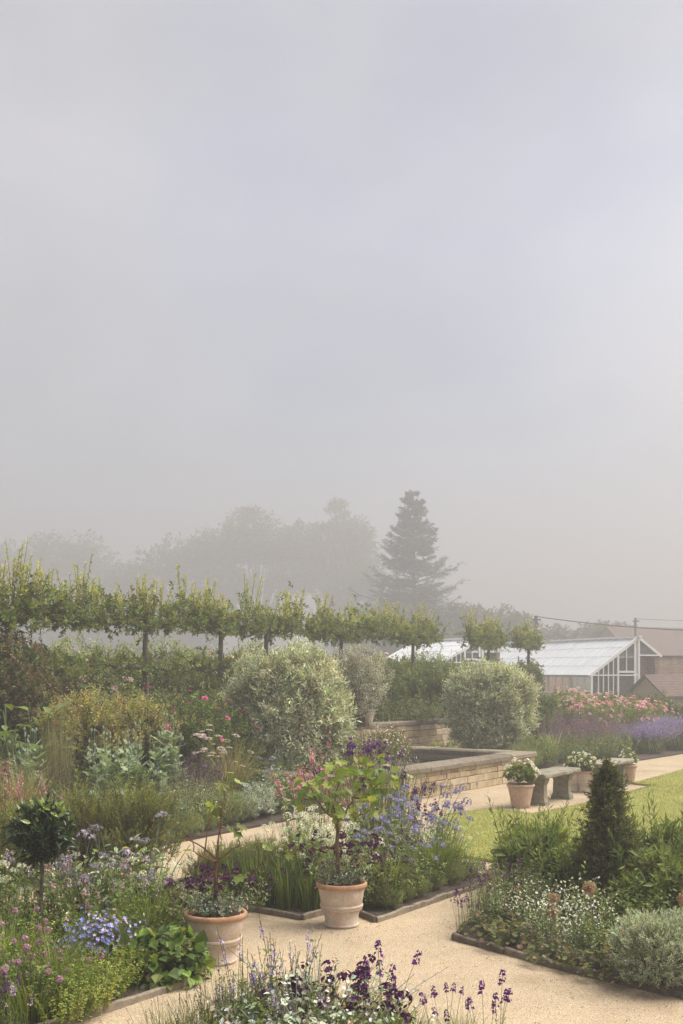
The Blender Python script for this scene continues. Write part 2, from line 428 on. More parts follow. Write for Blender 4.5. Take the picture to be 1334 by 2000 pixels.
def hillmesh(name, x0, x1, y0, y1, nx, ny, hf, mat):
    xs, ys = np.linspace(x0, x1, nx), np.linspace(y0, y1, ny)
    X, Y = np.meshgrid(xs, ys); Z = hf(X, Y)
    v = np.stack([X, Y, Z], -1).reshape(-1, 3)
    i, j = np.meshgrid(np.arange(ny - 1), np.arange(nx - 1), indexing='ij')
    f = np.stack([i * nx + j, i * nx + j + 1, (i + 1) * nx + j + 1, (i + 1) * nx + j], -1).reshape(-1, 4)
    o = part(name, MB().add(v, [f], (1, 1, 1)), mat, smooth=True); tag(o, kind='structure'); return o
sheet('ground', [(-240, -30), (240, -30), (240, 330), (-240, 330)], -0.05, M_FIELD)
def hill_h(X, Y):
    r = np.clip((Y - 120) / 190, 0, 1); r = r * r * (3 - 2 * r)
    ridge = 5 + 3.5 / (1 + np.exp(-(X - 15) / 28.0)) + 2 * np.sin(X * 0.05) + 1.5 * np.sin(X * 0.13 + Y * 0.05)
    edge = np.clip((235 - np.abs(X)) / 60, 0, 1)
    return -0.5 + r * ridge * edge
hillmesh('hill', -236, 236, 108, 326, 90, 50, hill_h, M_FIELD)

# the border's front line: pond wall and flower borders stand along it
LINE = [(-4.6, 8.35), (-1.95, 12.6), (1.14, 17.45), (3.52, 20.4), (6.1, 23.9), (12.5, 32.2), (18, 39)]
sheet('gravel_path', [(-7, 3), (9, 3), (14, 8), (26, 20), (22, 42), (18, 42), (12, 33), (3.2, 21.6), (-6, 9)], 0.0, M_GRAVEL)
LAWN_POLY = [(1.16, 11.85), (1.2, 13.4), (1.27, 14.74), (1.6, 15.25), (2.07, 15.66), (2.59, 15.1), (3.47, 16.19), (4.4, 17.6), (5.27, 18.9),
        (4.99, 19.3), (6.64, 21.9), (9, 25), (17, 25), (17, 5.5), (7, 7.2), (3.9, 9.75), (1.63, 11.32)]
sheet('lawn', LAWN_POLY, 0.03, M_LAWN, thick=0.035)
# soil of the beds
BED_C = [(-0.31, 8.81), (-0.13, 9.03), (0.12, 9.0), (0.27, 8.72), (1.21, 10.1), (1.42, 10.45), (0.62, 12.6), (-1.9, 10.05)]
BED_R = [(0.81, 8.17), (1.44, 7.33), (2.03, 6.7), (2.9, 5.75), (5.4, 5.0), (6.2, 6.6), (3.9, 8.9), (1.5, 10.2)]
BED_L = [(-2.75, 4.6), (-1.47, 6.26), (-0.95, 6.98), (-1.06, 7.2), (-1.0, 7.62), (-1.25, 7.9), (-4.0, 9.9), (-6.5, 8.4), (-5.5, 4.6)]
BED_F = [(-0.98, 4.3), (-0.85, 5.25), (-0.45, 5.75), (0.1, 5.95), (0.55, 5.75), (0.95, 5.3), (1.0, 4.3)]
for poly in (BED_C, BED_R, BED_L, BED_F): sheet('flower_bed', poly, 0.025, M_SOIL, thick=0.03)
sheet('flower_bed', [(-1.95, 12.6), (1.14, 17.5), (0.1, 18.1), (-1.3, 19.7), (-12, 12), (-6.2, 6.8), (-4.6, 8.35)], 0.03, M_SOIL, thick=0.035)
sheet('flower_bed', [(3.56, 20.45), (6.1, 23.9), (12.5, 32.2), (18, 39), (14, 50), (4.4, 28.3), (1.5, 23.6)], 0.03, M_SOIL, thick=0.035)
# raised terrace behind the retaining wall
tw = lambda t, o=0.0: tuple(WALL0 + U * t + V * o)
sheet('terrace', [tw(-12, 0.12), tw(11.2, 0.12), tw(11.2, 10), tw(32, 12), tw(32, 34), tw(-12, 34)], TERR - 0.02, M_FIELD, thick=0.9)

# ------------------------------------------------------------------ stone work
def stone_face(parent, a, b, h, courses, rng, mat, depth=0.12, name='stone'):
    """a face of coursed stones from a to b (2-d), each stone a part"""
    a, b = np.asarray(a, float), np.asarray(b, float)
    L = np.linalg.norm(b - a); d = (b - a) / L; ang = math.atan2(d[1], d[0])
    n_out = np.array([d[1], -d[0]])
    hs = rng.uniform(0.65, 1.45, courses); hs = hs / hs.sum() * h; z = 0.0
    for hh in hs:
        x = -rng.uniform(0, 0.1)
        while x < L - 0.02:
            w = (0.12 + 0.5 * rng.uniform(0, 1) ** 1.5) * (1.2 if hh > h / courses else 0.9)
            x0, x1 = max(x, 0), min(x + w, L)
            if L - x1 < 0.08: x1 = L
            if x1 - x0 > 0.04:
                c = a + d * (x0 + x1) / 2 + n_out * rng.uniform(-0.008, 0.01)
                mb = MB(); bw, bh = (x1 - x0) - 0.008, hh - 0.008
                e = 0.007
                v = []
                for (yy, k) in ((depth / 2, 0), (-depth / 2 + e, 0), (-depth / 2, e)):
                    for sx, sz in ((-1, -1), (1, -1), (1, 1), (-1, 1)):
                        v.append([sx * (bw / 2 - k) + rng.uniform(-.008, .008), yy, sz * (bh / 2 - k) + rng.uniform(-.007, .007)])
                f = [[i * 4 + j, i * 4 + (j + 1) % 4, i * 4 + 4 + (j + 1) % 4, i * 4 + 4 + j] for i in range(2) for j in range(4)] + [[8, 9, 10, 11], [3, 2, 1, 0]]
                mb.add(np.array(v), [np.array(f)], (1, 1, 1))
                o = part(name, mb, mat, parent, loc=(c[0], c[1], z + hh / 2)); o.rotation_euler = (0, 0, ang)
            x += w
        z += hh
rng = np.random.default_rng(5)
# pond: P0 left front corner, P1 right front corner, along U; depth along V
P1 = np.array([3.5, 20.42]); PL, PD, PH = 6.1, 3.0, 0.40
P0 = P1 - U * PL
pond = thing('pond', 'raised rectangular pond of honey coloured stone with a dark coping', 'pond')
mb = MB(); t_ = 0.34
def wallbox(mb, a, b, th, h0, h1, side):
    a, b = np.asarray(a), np.asarray(b); d = norm(b - a); nrm = np.array([-d[1], d[0]]) * side
    p = [a, b, b + nrm * th, a + nrm * th]
    v = np.array([[*q, h0] for q in p] + [[*q, h1] for q in p])
    mb.add(v, [np.array([[3, 2, 1, 0], [4, 5, 6, 7], [0, 1, 5, 4], [1, 2, 6, 5], [2, 3, 7, 6], [3, 0, 4, 7]])], (1, 1, 1))
q0, q1 = P0 + V * 0.03, P1 + V * 0.03 - U * 0.03
wallbox(mb, q0, q1, 0.3, -0.03, PH - 0.003, 1)
wallbox(mb, q1 + V * 0.303, q1 + V * PD, 0.3, -0.03, PH - 0.003, 1)
wallbox(mb, q0 + V * PD - U * 0, q1 + V * PD - U * 0.303, 0.3, -0.03, PH - 0.003, -1)
wallbox(mb, q0 + V * 0.303, q0 + V * (PD - 0.303), 0.3, -0.03, PH - 0.003, -1)
part('wall_core', mb, M_MORTAR, pond)
stone_face(pond, P0 + V * 0.06, P1 + V * 0.06, PH, 4, rng, M_HONEY)
stone_face(pond, P1 + V * 0.0 - U * 0.06 + V * 0.13, P1 - U * 0.06 + V * PD, PH, 4, rng, M_HONEY)
wat = MB(); c4 = [P0 + U * .3 + V * .3, P1 - U * .3 + V * .3, P1 - U * .3 + V * (PD - .3), P0 + U * .3 + V * (PD - .3)]
wat.add(np.array([[*q, PH - 0.07] for q in c4]), [np.arange(4)], (1, 1, 1)); part('water', wat, M_WATER, pond)
def coping(parent, a, d, L, width, z, rng, inset=0.05, name='coping_stone', mat=None):
    """row of coping slabs starting at a going along d; lies from -inset to width-inset across (left of d)"""
    nrm = np.array([-d[1], d[0]]); x = 0.0; ang = math.atan2(d[1], d[0])
    while x < L - 0.01:
        w = min(rng.uniform(0.62, 1.0), L - x)
        if L - x - w < 0.25: w = L - x
        c = a + d * (x + w / 2) + nrm * (width / 2 - inset)
        mb = MB(); h = 0.085
        prof = [(-width / 2, -h / 2), (-width / 2, h / 2 - .025), (-width / 2 + .025, h / 2), (width / 2 - .025, h / 2), (width / 2, h / 2 - .025), (width / 2, -h / 2)]
        v = [[sx * (w / 2 - 0.004), py + rng.uniform(-.004, .004), pz + rng.uniform(-.004, .004)] for sx in (-1, 1) for py, pz in prof]
        k = 6; f4 = [[i, k + i, k + (i + 1) % k, (i + 1) % k] for i in range(k)]
        mb.add(np.array(v), [np.array(f4), np.array([[5, 4, 3, 2, 1, 0], [6, 7, 8, 9, 10, 11]])], (1, 1, 1))
        o = part(name, mb, mat or M_COPING, parent, loc=(c[0], c[1], z + h / 2 + rng.uniform(-.004, .004))); o.rotation_euler = (0, 0, ang)
        x += w
coping(pond, P0, U, PL, 0.42, PH, rng)
coping(pond, P1 + V * 0.375, V, PD - 0.375, 0.42, PH, rng)
coping(pond, P0 + V * (PD - 0.37), U, PL - 0.375, 0.42, PH, rng)
coping(pond, P0 + V * 0.375 + U * 0.37, V, PD - 0.75, 0.42, PH, rng)
# terrace wall
tr = thing('terrace_wall', 'low honey stone retaining wall behind the pond with flat coping', 'wall')
mb = MB(); wallbox(mb, np.array(tw(-11, 0.02)), np.array(tw(11, 0.02)), 0.2, -0.03, TERR - 0.06, 1); part('wall_core', mb, M_MORTAR, tr)
stone_face(tr, tw(2.0, 0.03), tw(8.5, 0.03), TERR - 0.07, 6, rng, M_HONEY)
coping(tr, np.array(tw(-3, 0)), U, 13.5, 0.36, TERR - 0.062, rng)

# edging of the beds: each board a part
def edging(label, pts, rng, mat=M_TIMBER, name='bed_edging', h=0.06):
    t = thing(name, label, 'edging')
    for (a, b) in zip(pts[:-1], pts[1:]):
        a, b = np.array(a), np.array(b); L = np.linalg.norm(b - a); d = (b - a) / L; ang = math.atan2(d[1], d[0])
        k = max(1, round(L / 0.62))
        for i in range(k):
            w = L / k; c = a + d * w * (i + .5); mb = MB()
            ns = 4; e = 0.008; th = 0.034; v = []
            for s in range(ns + 1):
                xx = -w / 2 + 0.003 + (w - 0.006) * s / ns
                hh = h + rng.uniform(-.014, .008); oy = rng.uniform(-.008, .008)
                v += [[xx, -th / 2 + oy, 0], [xx, -th / 2 + oy, hh - e], [xx, -th / 2 + e + oy, hh], [xx, th / 2 - e + oy, hh], [xx, th / 2 + oy, hh - e], [xx, th / 2 + oy, 0]]
            f = [[s * 6 + j, s * 6 + 6 + j, s * 6 + 6 + j + 1, s * 6 + j + 1] for s in range(ns) for j in range(5)]
            mb.add(np.array(v), [np.array(f), np.array([[5, 4, 3, 2, 1, 0], [ns * 6 + j for j in range(6)]])], (1, 1, 1))
            o = part('edging_board', mb, mat, t, loc=(c[0], c[1], -0.012)); o.rotation_euler = (0, 0, ang + rng.normal(0, 0.012))
    return t
edging('worn wooden edging of the bed behind the fuller fig pot', [(-1.9, 10.03), (-0.78, 9.17), (-0.31, 8.81), (-0.13, 9.02), (0.12, 8.99), (0.27, 8.72), (1.21, 10.1), (1.42, 10.45)], rng)
edging('dark wooden edging of the bed with the clipped yew cone', [(1.42, 9.9), (0.81, 8.17), (1.44, 7.33), (2.03, 6.7), (2.9, 5.75)], rng)
edging('pale worn edging of the bed with the bay ball tree', [(-2.75, 4.6), (-1.47, 6.26), (-0.95, 6.98), (-1.06, 7.2), (-1.0, 7.62), (-1.4, 8.0)], rng)

# ------------------------------------------------------------------ haze
def add_haze():
    mb = MB(); x0, x1, y0, y1, z0, z1 = -245, 245, -35, 335, -1.1, 34
    box(mb, ((x0 + x1) / 2, (y0 + y1) / 2, (z0 + z1) / 2), (x1 - x0, y1 - y0, z1 - z0))
    m = bpy.data.materials.new('haze'); m.use_nodes = True; n, l = m.node_tree.nodes, m.node_tree.links
    n.clear(); o = n.new('ShaderNodeOutputMaterial'); v = n.new('ShaderNodeVolumePrincipled')
    v.inputs['Color'].default_value = (0.555, 0.545, 0.565, 1); v.inputs['Density'].default_value = HAZE_DENSITY
    v.inputs['Anisotropy'].default_value = 0.3
    l.new(v.outputs['Volume'], o.inputs['Volume'])
    h = part('haze', mb, m); tag(h, kind='stuff'); return h
add_haze()
# ------------------------------------------------------------------ plant builders
G_MID = [(0.127, 0.172, 0.034), (0.098, 0.144, 0.025), (0.167, 0.207, 0.044)]
G_DARK = [(0.045, 0.072, 0.016), (0.060, 0.090, 0.020), (0.080, 0.112, 0.026)]
G_FRESH = [(0.21, 0.255, 0.045), (0.17, 0.22, 0.036), (0.26, 0.29, 0.06)]
G_OLIVE = [(0.189, 0.21, 0.051), (0.146, 0.173, 0.04), (0.226, 0.238, 0.071)]
G_SILVER = [(0.454, 0.475, 0.313), (0.54, 0.551, 0.389), (0.367, 0.4, 0.238)]
G_GREY = [(0.46, 0.45, 0.36), (0.54, 0.53, 0.44), (0.36, 0.36, 0.27)]
G_GLAUC = [(0.324, 0.392, 0.23), (0.405, 0.466, 0.297), (0.257, 0.324, 0.176)]
BROWN = (0.12, 0.085, 0.055)
FIGBARK = (0.14, 0.085, 0.055)

def lowf(rng, D, k=5):
    s = np.zeros(len(D))
    for _ in range(k):
        w = rng.normal(size=3) * 2.6; s += np.cos(D @ w + rng.uniform(0, 6.28))
    return s / k
def shoots(mb, rng, base, sd, slen, nleaf, L, W, cols, ang=50, shape='dia', tipcol=None, tipfrac=0.25, b=0.2, h=0.07, t0=0.1, stem=None, stem_r=0.002, stem_col=BROWN, droop=0.0):
    """leafy shoots: base (n,3), direction (n,3); leaves spiral up each shoot"""
    n = len(base); slen = np.broadcast_to(np.asarray(slen, float), (n,))
    sd = norm(sd); x = perp(rng, sd); y = np.cross(sd, x)
    t = np.linspace(t0, 1.0, nleaf)
    a = (np.arange(nleaf) * 2.4)[None] + rng.uniform(0, 6.28, (n, 1)) + rng.normal(0, .35, (n, nleaf))
    side = x[:, None] * np.cos(a)[..., None] + y[:, None] * np.sin(a)[..., None]
    th = np.radians(ang) * (1.15 - 0.55 * t)[None] * (1 + rng.normal(0, .18, (n, nleaf)))
    P = base[:, None] + sd[:, None] * (t[None] * slen[:, None])[..., None]
    D = sd[:, None] * np.cos(th)[..., None] + side * np.sin(th)[..., None]
    D[..., 2] -= droop * (1 - 0.4 * t)[None]
    N = norm(sd[:, None] * 1.0 + np.array([0, 0, 0.35]) + rng.normal(0, .25, D.shape))
    sc = (1 - 0.22 * t ** 4)[None] * np.exp(rng.normal(0, .18, (n, nleaf)))
    c = jitcol(rng, cols, n, b, h)[:, None] * np.exp(rng.normal(0, .12, (n, nleaf, 1)))
    if tipcol is not None:
        m = np.clip((t - (1 - tipfrac)) / max(tipfrac, 1e-3), 0, 1)[None, :, None] * rng.uniform(.3, 1, (n, 1, 1))
        c = c * (1 - m) + np.asarray(tipcol) * m
    leaves(mb, P.reshape(-1, 3), D.reshape(-1, 3), N.reshape(-1, 3), (L * sc).ravel(), (W * sc).ravel(), c.reshape(-1, 3), shape)
    if stem is not None:
        tubes(stem, np.stack([base, base + sd * slen[:, None]], 1), np.array([stem_r, stem_r * 0.5]), 3, stem_col, cap=False)

def shrub(rng, rx, h, n, slen, nleaf, L, W, cols, ry=None, z0=0.1, ang=50, up=0.3, shape='dia', noise_=0.14, inner=0.4, tipcol=None, tipfrac=.3,
          limbs=10, limb_r=0.012, limb_col=BROWN, power=2.0, jit=0.35, twig=True, droop=0.0, b=0.2, taper=None, zmin=-0.75, clus=0, cs=.16):
    """bush of leafy shoots; returns foliage and branch builders"""
    ry = ry or rx; f, s = MB(), MB()
    d = unit(rng, n, zmin)
    rad = (1 - inner * rng.uniform(0, 1, n) ** 1.7) * (1 + noise_ * lowf(rng, d))
    if clus:                       # shoots gather in tufts at the branch ends
        dc = unit(rng, clus, zmin); rc = (1 - inner * rng.uniform(0, 1, clus) ** 1.7) * (1 + noise_ * lowf(rng, dc)); ix = rng.integers(0, clus, n)
        d = norm(dc[ix] + rng.normal(0, cs, (n, 3))); rad = rc[ix] * (1 + rng.normal(0, cs * .45, n) - .12 * rng.uniform(0, 1, n))
    zc, rz = (h + z0) / 2, (h - z0) / 2
    q = np.sign(d) * np.abs(d) ** (2.0 / power) if power != 2 else d
    tip = np.stack([q[:, 0] * rx, q[:, 1] * ry, q[:, 2] * rz], 1) * rad[:, None]
    tip[:, 2] += zc
    if taper is not None:
        k = 1 - taper * np.clip((tip[:, 2] - z0) / (h - z0), 0, 1); tip[:, 0] *= k; tip[:, 1] *= k
    sd = norm(norm(tip - np.array([0, 0, zc * 0.8])) * (1 - up) + np.array([0, 0, up]) + rng.normal(0, jit * 0.5, (n, 3)))
    ln = slen * np.exp(rng.normal(0, .2, n))
    base = tip - sd * ln[:, None]
    base[:, 2] = np.maximum(base[:, 2], 0.01)
    shoots(f, rng, base, sd, ln, nleaf, L, W, cols, ang, shape, tipcol, tipfrac, b=b, stem=s if twig else None, stem_r=max(0.0015, L * .04), droop=droop)
    k = min(limbs, n); idx = rng.choice(n, k, replace=False)
    t = np.linspace(0, 1, 5)[None, :, None]
    a0 = np.stack([rng.normal(0, rx * .08, k), rng.normal(0, rx * .08, k), np.zeros(k)], 1)[:, None]
    e = base[idx][:, None]; mid = a0 * .5 + e * .5 + np.array([0, 0, .12 * h]) * 0.6 - (e - a0) * np.array([.15, .15, 0])
    path = (1 - t) ** 2 * a0 + 2 * t * (1 - t) * mid + t * t * e
    tubes(s, path, np.linspace(limb_r, limb_r * .3, 5), 4, limb_col, cap=False)
    return f, s

def stems_paths(rng, n, r0, h, lean, hj=0.15, m=5, curve=0.5):
    a = rng.uniform(0, 6.28, n); rr = r0 * np.sqrt(rng.uniform(0, 1, n))
    b0 = np.stack([rr * np.cos(a), rr * np.sin(a), np.zeros(n)], 1)
    out = np.stack([np.cos(a), np.sin(a), np.zeros(n)], 1) * (rr / max(r0, 1e-6))[:, None] + np.clip(rng.normal(0, .35, (n, 3)), -.6, .6) * np.array([1, 1, 0])
    hh = h * np.exp(np.clip(rng.normal(0, hj, n), -1.6 * hj, 1.3 * hj)) * (1 - .25 * (rr / max(r0, 1e-6)) ** 2)
    top = b0 + out * (lean * hh)[:, None]; top[:, 2] = hh
    mid = b0 + (top - b0) * np.array([.5 * (1 - curve), .5 * (1 - curve), .55])
    t = np.linspace(0, 1, m)[None, :, None]
    return (1 - t) ** 2 * b0[:, None] + 2 * t * (1 - t) * mid[:, None] + t * t * top[:, None]
def pts_on(paths, t):
    """points and tangents at parameter t (n,k) on polylines"""
    n, m, _ = paths.shape; x = t * (m - 1); i = np.clip(x.astype(int), 0, m - 2); fr = (x - i)[..., None]
    r = np.arange(n)[:, None]
    A, B = paths[r, i], paths[r, i + 1]
    return A * (1 - fr) + B * fr, norm(B - A)
def clump(rng, n, r0, h, lean, cols, L, W, nleaf, zone=(0.05, 0.8), shape='dia', ang=55, stem_r=0.0025, stem_col=(0.07, 0.10, 0.035),
          hj=0.15, b=0.2, tipcol=None, shrink=0.5, curve=0.5, droop=0.1, f=None):
    """upright leafy stems; returns foliage, stems, tip points, tip directions"""
    f, s = f or MB(), MB(); path = stems_paths(rng, n, r0, h, lean, hj, 5, curve)
    tubes(s, path, np.linspace(stem_r, stem_r * .5, 5), 3, stem_col)
    if nleaf:
        t = zone[0] + (zone[1] - zone[0]) * np.sort(rng.uniform(0, 1, (n, nleaf)), 1)
        P, T = pts_on(path, t)
        a = (np.arange(nleaf) * 2.4)[None] + rng.uniform(0, 6.28, (n, 1))
        X = norm(np.cross(T, np.array([.3, .2, 1.]) + rng.normal(0, .1, T.shape))); Y = np.cross(T, X)
        side = X * np.cos(a)[..., None] + Y * np.sin(a)[..., None]
        th = np.radians(ang) * np.exp(rng.normal(0, .2, (n, nleaf)))
        D = T * np.cos(th)[..., None] + side * np.sin(th)[..., None]; D[..., 2] -= droop
        N = norm(T + np.array([0, 0, .4]) + rng.normal(0, .3, D.shape))
        sc = (1 - shrink * t) * np.exp(rng.normal(0, .2, (n, nleaf)))
        c = jitcol(rng, cols, n, b)[:, None] * np.exp(rng.normal(0, .15, (n, nleaf, 1)))
        if tipcol is not None:
            m = (np.clip(t, 0, 1) ** 2)[..., None] * .8; c = c * (1 - m) + np.asarray(tipcol) * m
        leaves(f, P.reshape(-1, 3), D.reshape(-1, 3), N.reshape(-1, 3), (L * sc).ravel(), (W * sc).ravel(), c.reshape(-1, 3), shape)
    return f, s, path[:, -1], norm(path[:, -1] - path[:, -2])
def grass(rng, n, r0, h, spread, w, cols, m=6, droop=0.6, b=0.2):
    """arching blades"""
    mb = MB(); a = rng.uniform(0, 6.28, n); rr = r0 * np.sqrt(rng.uniform(0, 1, n))
    out = np.stack([np.cos(a), np.sin(a), np.zeros(n)], 1)
    hh = h * rng.uniform(.55, 1.05, n); sp = spread * hh * rng.uniform(.2, 1.1, n)
    t = np.linspace(0, 1, m)
    P = (out * rr[:, None])[:, None] + out[:, None] * (sp[:, None] * t[None] ** 1.7)[..., None]
    P[..., 2] = hh[:, None] * (t[None] * (1 + droop * .5) - droop * .5 * (1 + rng.uniform(-.6, .8, (n, 1))) * t[None] ** 3)
    P[..., :2] += (rng.normal(0, .06, (n, 1, 2)) * hh[:, None, None] * t[None, :, None])
    sv = np.stack([-np.sin(a + rng.normal(0, .6, n)), np.cos(a), np.zeros(n)], 1)
    wd = w * rng.uniform(.6, 1.2, n)[:, None] * np.clip(1.05 - t[None] ** 2.2, 0.08, 1)
    Lf, Rt = P - sv[:, None] * wd[..., None] / 2, P + sv[:, None] * wd[..., None] / 2
    v = np.stack([Lf, Rt], 2).reshape(-1, 3)
    off = (np.arange(n) * m * 2)[:, None, None]
    q = np.array([[2 * i, 2 * i + 1, 2 * i + 3, 2 * i + 2] for i in range(m - 1)])
    c = np.repeat(jitcol(rng, cols, n, b), m * 2, 0)
    mb.add(v, [(off + q[None]).reshape(-1, 4)], c); return mb
def rosette(rng, n, r, h, L, W, cols, shape='oval', b=0.2, pet=0.6, stem_col=(0.10, 0.13, 0.05), tilt=0.5, stem_r=0.002, f=None):
    """leaves on arching stalks from the middle"""
    f, s = f or MB(), MB(); a = rng.uniform(0, 6.28, n); q = np.sqrt(rng.uniform(0.02, 1, n))
    P = np.stack([np.cos(a) * q * r, np.sin(a) * q * r, h * np.sqrt(np.clip(1.05 - q ** 2.4, 0, 1)) * rng.uniform(.55, 1.0, n)], 1)
    z = np.zeros((n, 3)); mid = P * np.array([.4, .4, .7])
    tubes(s, np.stack([z + P * np.array([.08, .08, 0]), mid, P], 1), np.array([1.2, 1, .7]) * stem_r, 3, stem_col, cap=False)
    D = np.stack([np.cos(a), np.sin(a), rng.normal(.05, .3, n) - tilt * q], 1) + rng.normal(0, .3, (n, 3))
    N = norm(np.array([0, 0, 1.]) + rng.normal(0, .3, (n, 3)) + np.stack([np.cos(a), np.sin(a), 0 * a], 1) * .35)
    sc = np.exp(rng.normal(0, .2, n))
    leaves(f, P, D, N, L * sc, W * sc, jitcol(rng, cols, n, b), shape); return f, s
# flowers ------------------------------------------------------------
def florets(mb, rng, P, D, size, cols, petals=5, cup=0.5, b=0.15, h=0.06, wide=0.6):
    """small open flowers at points P facing D"""
    n = len(P)
    if n == 0: return mb
    D = norm(D); x = perp(rng, D); y = np.cross(D, x)
    a = np.arange(petals) * 2 * np.pi / petals
    R_ = x[:, None] * np.cos(a)[None, :, None] + y[:, None] * np.sin(a)[None, :, None]
    dd = norm(R_ + D[:, None] * cup); N = norm(D[:, None] - R_ * cup)
    sz = (np.broadcast_to(np.asarray(size, float), (n,)) * np.exp(rng.normal(0, .15, n)))[:, None] * np.ones((1, petals))
    c = np.repeat(jitcol(rng, cols, n, b, h), petals, 0)
    return leaves(mb, np.repeat(P, petals, 0), dd.reshape(-1, 3), N.reshape(-1, 3), sz.ravel() / 2, sz.ravel() * wide / 2 * 1.2, c, 'dia')
def spike(mb, rng, P, T, length, r, n, size, cols, petals=3, taper=0.6, b=0.2):
    """flower spikes: n florets along the last length of each stem tip"""
    k = len(P); t = np.sort(rng.uniform(0, 1, (k, n)), 1)
    ln = np.broadcast_to(np.asarray(length, float), (k,))
    x = perp(rng, T); y = np.cross(T, x); a = rng.uniform(0, 6.28, (k, n))
    side = x[:, None] * np.cos(a)[..., None] + y[:, None] * np.sin(a)[..., None]
    Q = P[:, None] - T[:, None] * ((1 - t) * ln[:, None])[..., None] + side * (r * (1 - taper * t))[..., None]
    return florets(mb, rng, Q.reshape(-1, 3), (side + T[:, None] * .5).reshape(-1, 3), (size * (1 - .4 * t)).ravel(), cols, petals, .6, b)
def ball(mb, rng, c, r, n, size, cols, petals=5, flat=1.0, stalk=None, stalk_col=(0.2, 0.15, 0.08), zmin=-1.0, cup=0.4, b=0.15):
    d = unit(rng, n, zmin); P = np.asarray(c) + d * np.array([r, r, r * flat]) * rng.uniform(.85, 1.05, (n, 1))
    if stalk is not None:
        tubes(stalk, np.stack([np.broadcast_to(np.asarray(c), P.shape), P], 1), np.array([.0012, .0009]) * (r / .05), 3, stalk_col, cap=False)
    return florets(mb, rng, P, d, size, cols, petals, cup, b)
def rose_mesh(rng, r, cols):
    mb = MB()
    for ring, (k, rr, cup) in enumerate([(6, 1.0, .35), (6, .8, .9), (5, .55, 1.8), (4, .32, 3.5)]):
        a = np.arange(k) * 6.283 / k + ring; R_ = np.stack([np.cos(a), np.sin(a), 0 * a], 1)
        D = norm(R_ + np.array([0, 0, cup])); N = norm(np.array([0, 0, 1.0]) - R_ * cup * .6)
        leaves(mb, R_ * .05 * r, D, N, np.full(k, rr * r), np.full(k, r * .95 * rr ** .5), jitcol(rng, cols, k, .12, .05), 'oval')
    return mb
def cluster_mesh(rng, r, n, size, cols, flat=.7, petals=5):
    mb = MB(); ball(mb, rng, (0, 0, 0), r, n, size, cols, petals, flat, zmin=-.3); return mb
def spike_mesh(rng, length, r, n, size, cols, petals=4):
    mb = MB(); tubes(mb, np.array([[[0, 0, -length * .55], [0, 0, length * .5]]]), np.array([.0022, .0012]), 4, (0.13, 0.12, 0.08)); spike(mb, rng, np.array([[0, 0, length * .5]]), np.array([[0, 0, 1.0]]), length, r, n, size, cols, petals); return mb
def umbel_mesh(rng, r, n, size, cols):
    mb = MB(); q = np.sqrt(rng.uniform(0, 1, n)); a = rng.uniform(0, 6.28, n)
    P = np.stack([q * r * np.cos(a), q * r * np.sin(a), .3 * r * (1 - q ** 2)], 1)
    florets(mb, rng, P, np.array([0, 0, 1.0]) + rng.normal(0, .3, (n, 3)), size, cols, 4, .15); return mb
def pom_mesh(rng, r, n, size, cols, stalk_col):
    mb = MB(); ball(mb, rng, (0, 0, 0), r, n, size, cols, 5, 1, stalk=mb, stalk_col=stalk_col); return mb
def facing(D):
    return Vector(D).to_track_quat('Z', 'Y').to_euler()

# ------------------------------------------------------------------ a kind is built once per variant and then copied
KINDS = {}; CACHE = {}
def kind(name):
    def deco(fn): KINDS[name] = fn; return fn
    return deco
VAR = 2
def build_kind(k, v):
    """-> list of (part name, mesh), list of (part name, mesh, loc, euler, scale)"""
    if (k, v) not in CACHE:
        rng = np.random.default_rng(abs(hash_(k)) + 77 * v)
        parts, pieces = KINDS[k](rng)
        P = [(pn, mb.mesh(pn, m, sm)) for pn, mb, m, sm in [(*p, False)[:4] if len(p) == 3 else p for p in parts] if mb.n]
        Q = []
        for pn, mbs, m, items in pieces:
            ms = [x.mesh(pn, m) for x in mbs]
            for i, (loc, dr, sc) in enumerate(items):
                Q.append((pn, ms[i % len(ms)], tuple(loc), (dr[1] if isinstance(dr, tuple) and dr[0] == 'e' else facing(dr)) if dr is not None else (0, 0, rng.uniform(0, 6.28)), sc))
        CACHE[(k, v)] = (P, Q)
    return CACHE[(k, v)]
def hash_(s):
    x = 7
    for ch in s: x = (x * 31 + ord(ch)) % 1000003
    return x
PLANTN = [0]
def plant(k, pos, label, cat, scale=1.0, rz=None, group=None, name=None, v=None, z=None, small=False):
    PLANTN[0] += 1; i = PLANTN[0]
    if v is None: v = i % VAR
    x, y = float(pos[0]), float(pos[1])
    z = (pos[2] if len(pos) > 2 and pos[2] else 0.028) if z is None else z
    t = thing(name or k, label, cat, (x, y, z), (i * 2.3999) % 6.283 if rz is None else rz, group, scale)
    P, Q = build_kind(k, v)
    for pn, me in P: link(pn, me, t)
    for pn, me, loc, e, sc in Q:
        o = link(pn, me, t, loc); o.rotation_euler = e; o.scale = (sc,) * 3
    return t

def unit_leaves(r, cols, ratio, shape, k=4, b=.18):
    """a few leaves of length one to share between the pieces"""
    out = []
    for i in range(k):
        mb = MB(); leaves(mb, np.zeros((1, 3)), np.array([[0, 1.0, 0]]), np.array([[0, 0, 1.0]]), 1.0, ratio * r.uniform(.9, 1.1), jitcol(r, cols, 1, b), shape); out.append(mb)
    return out
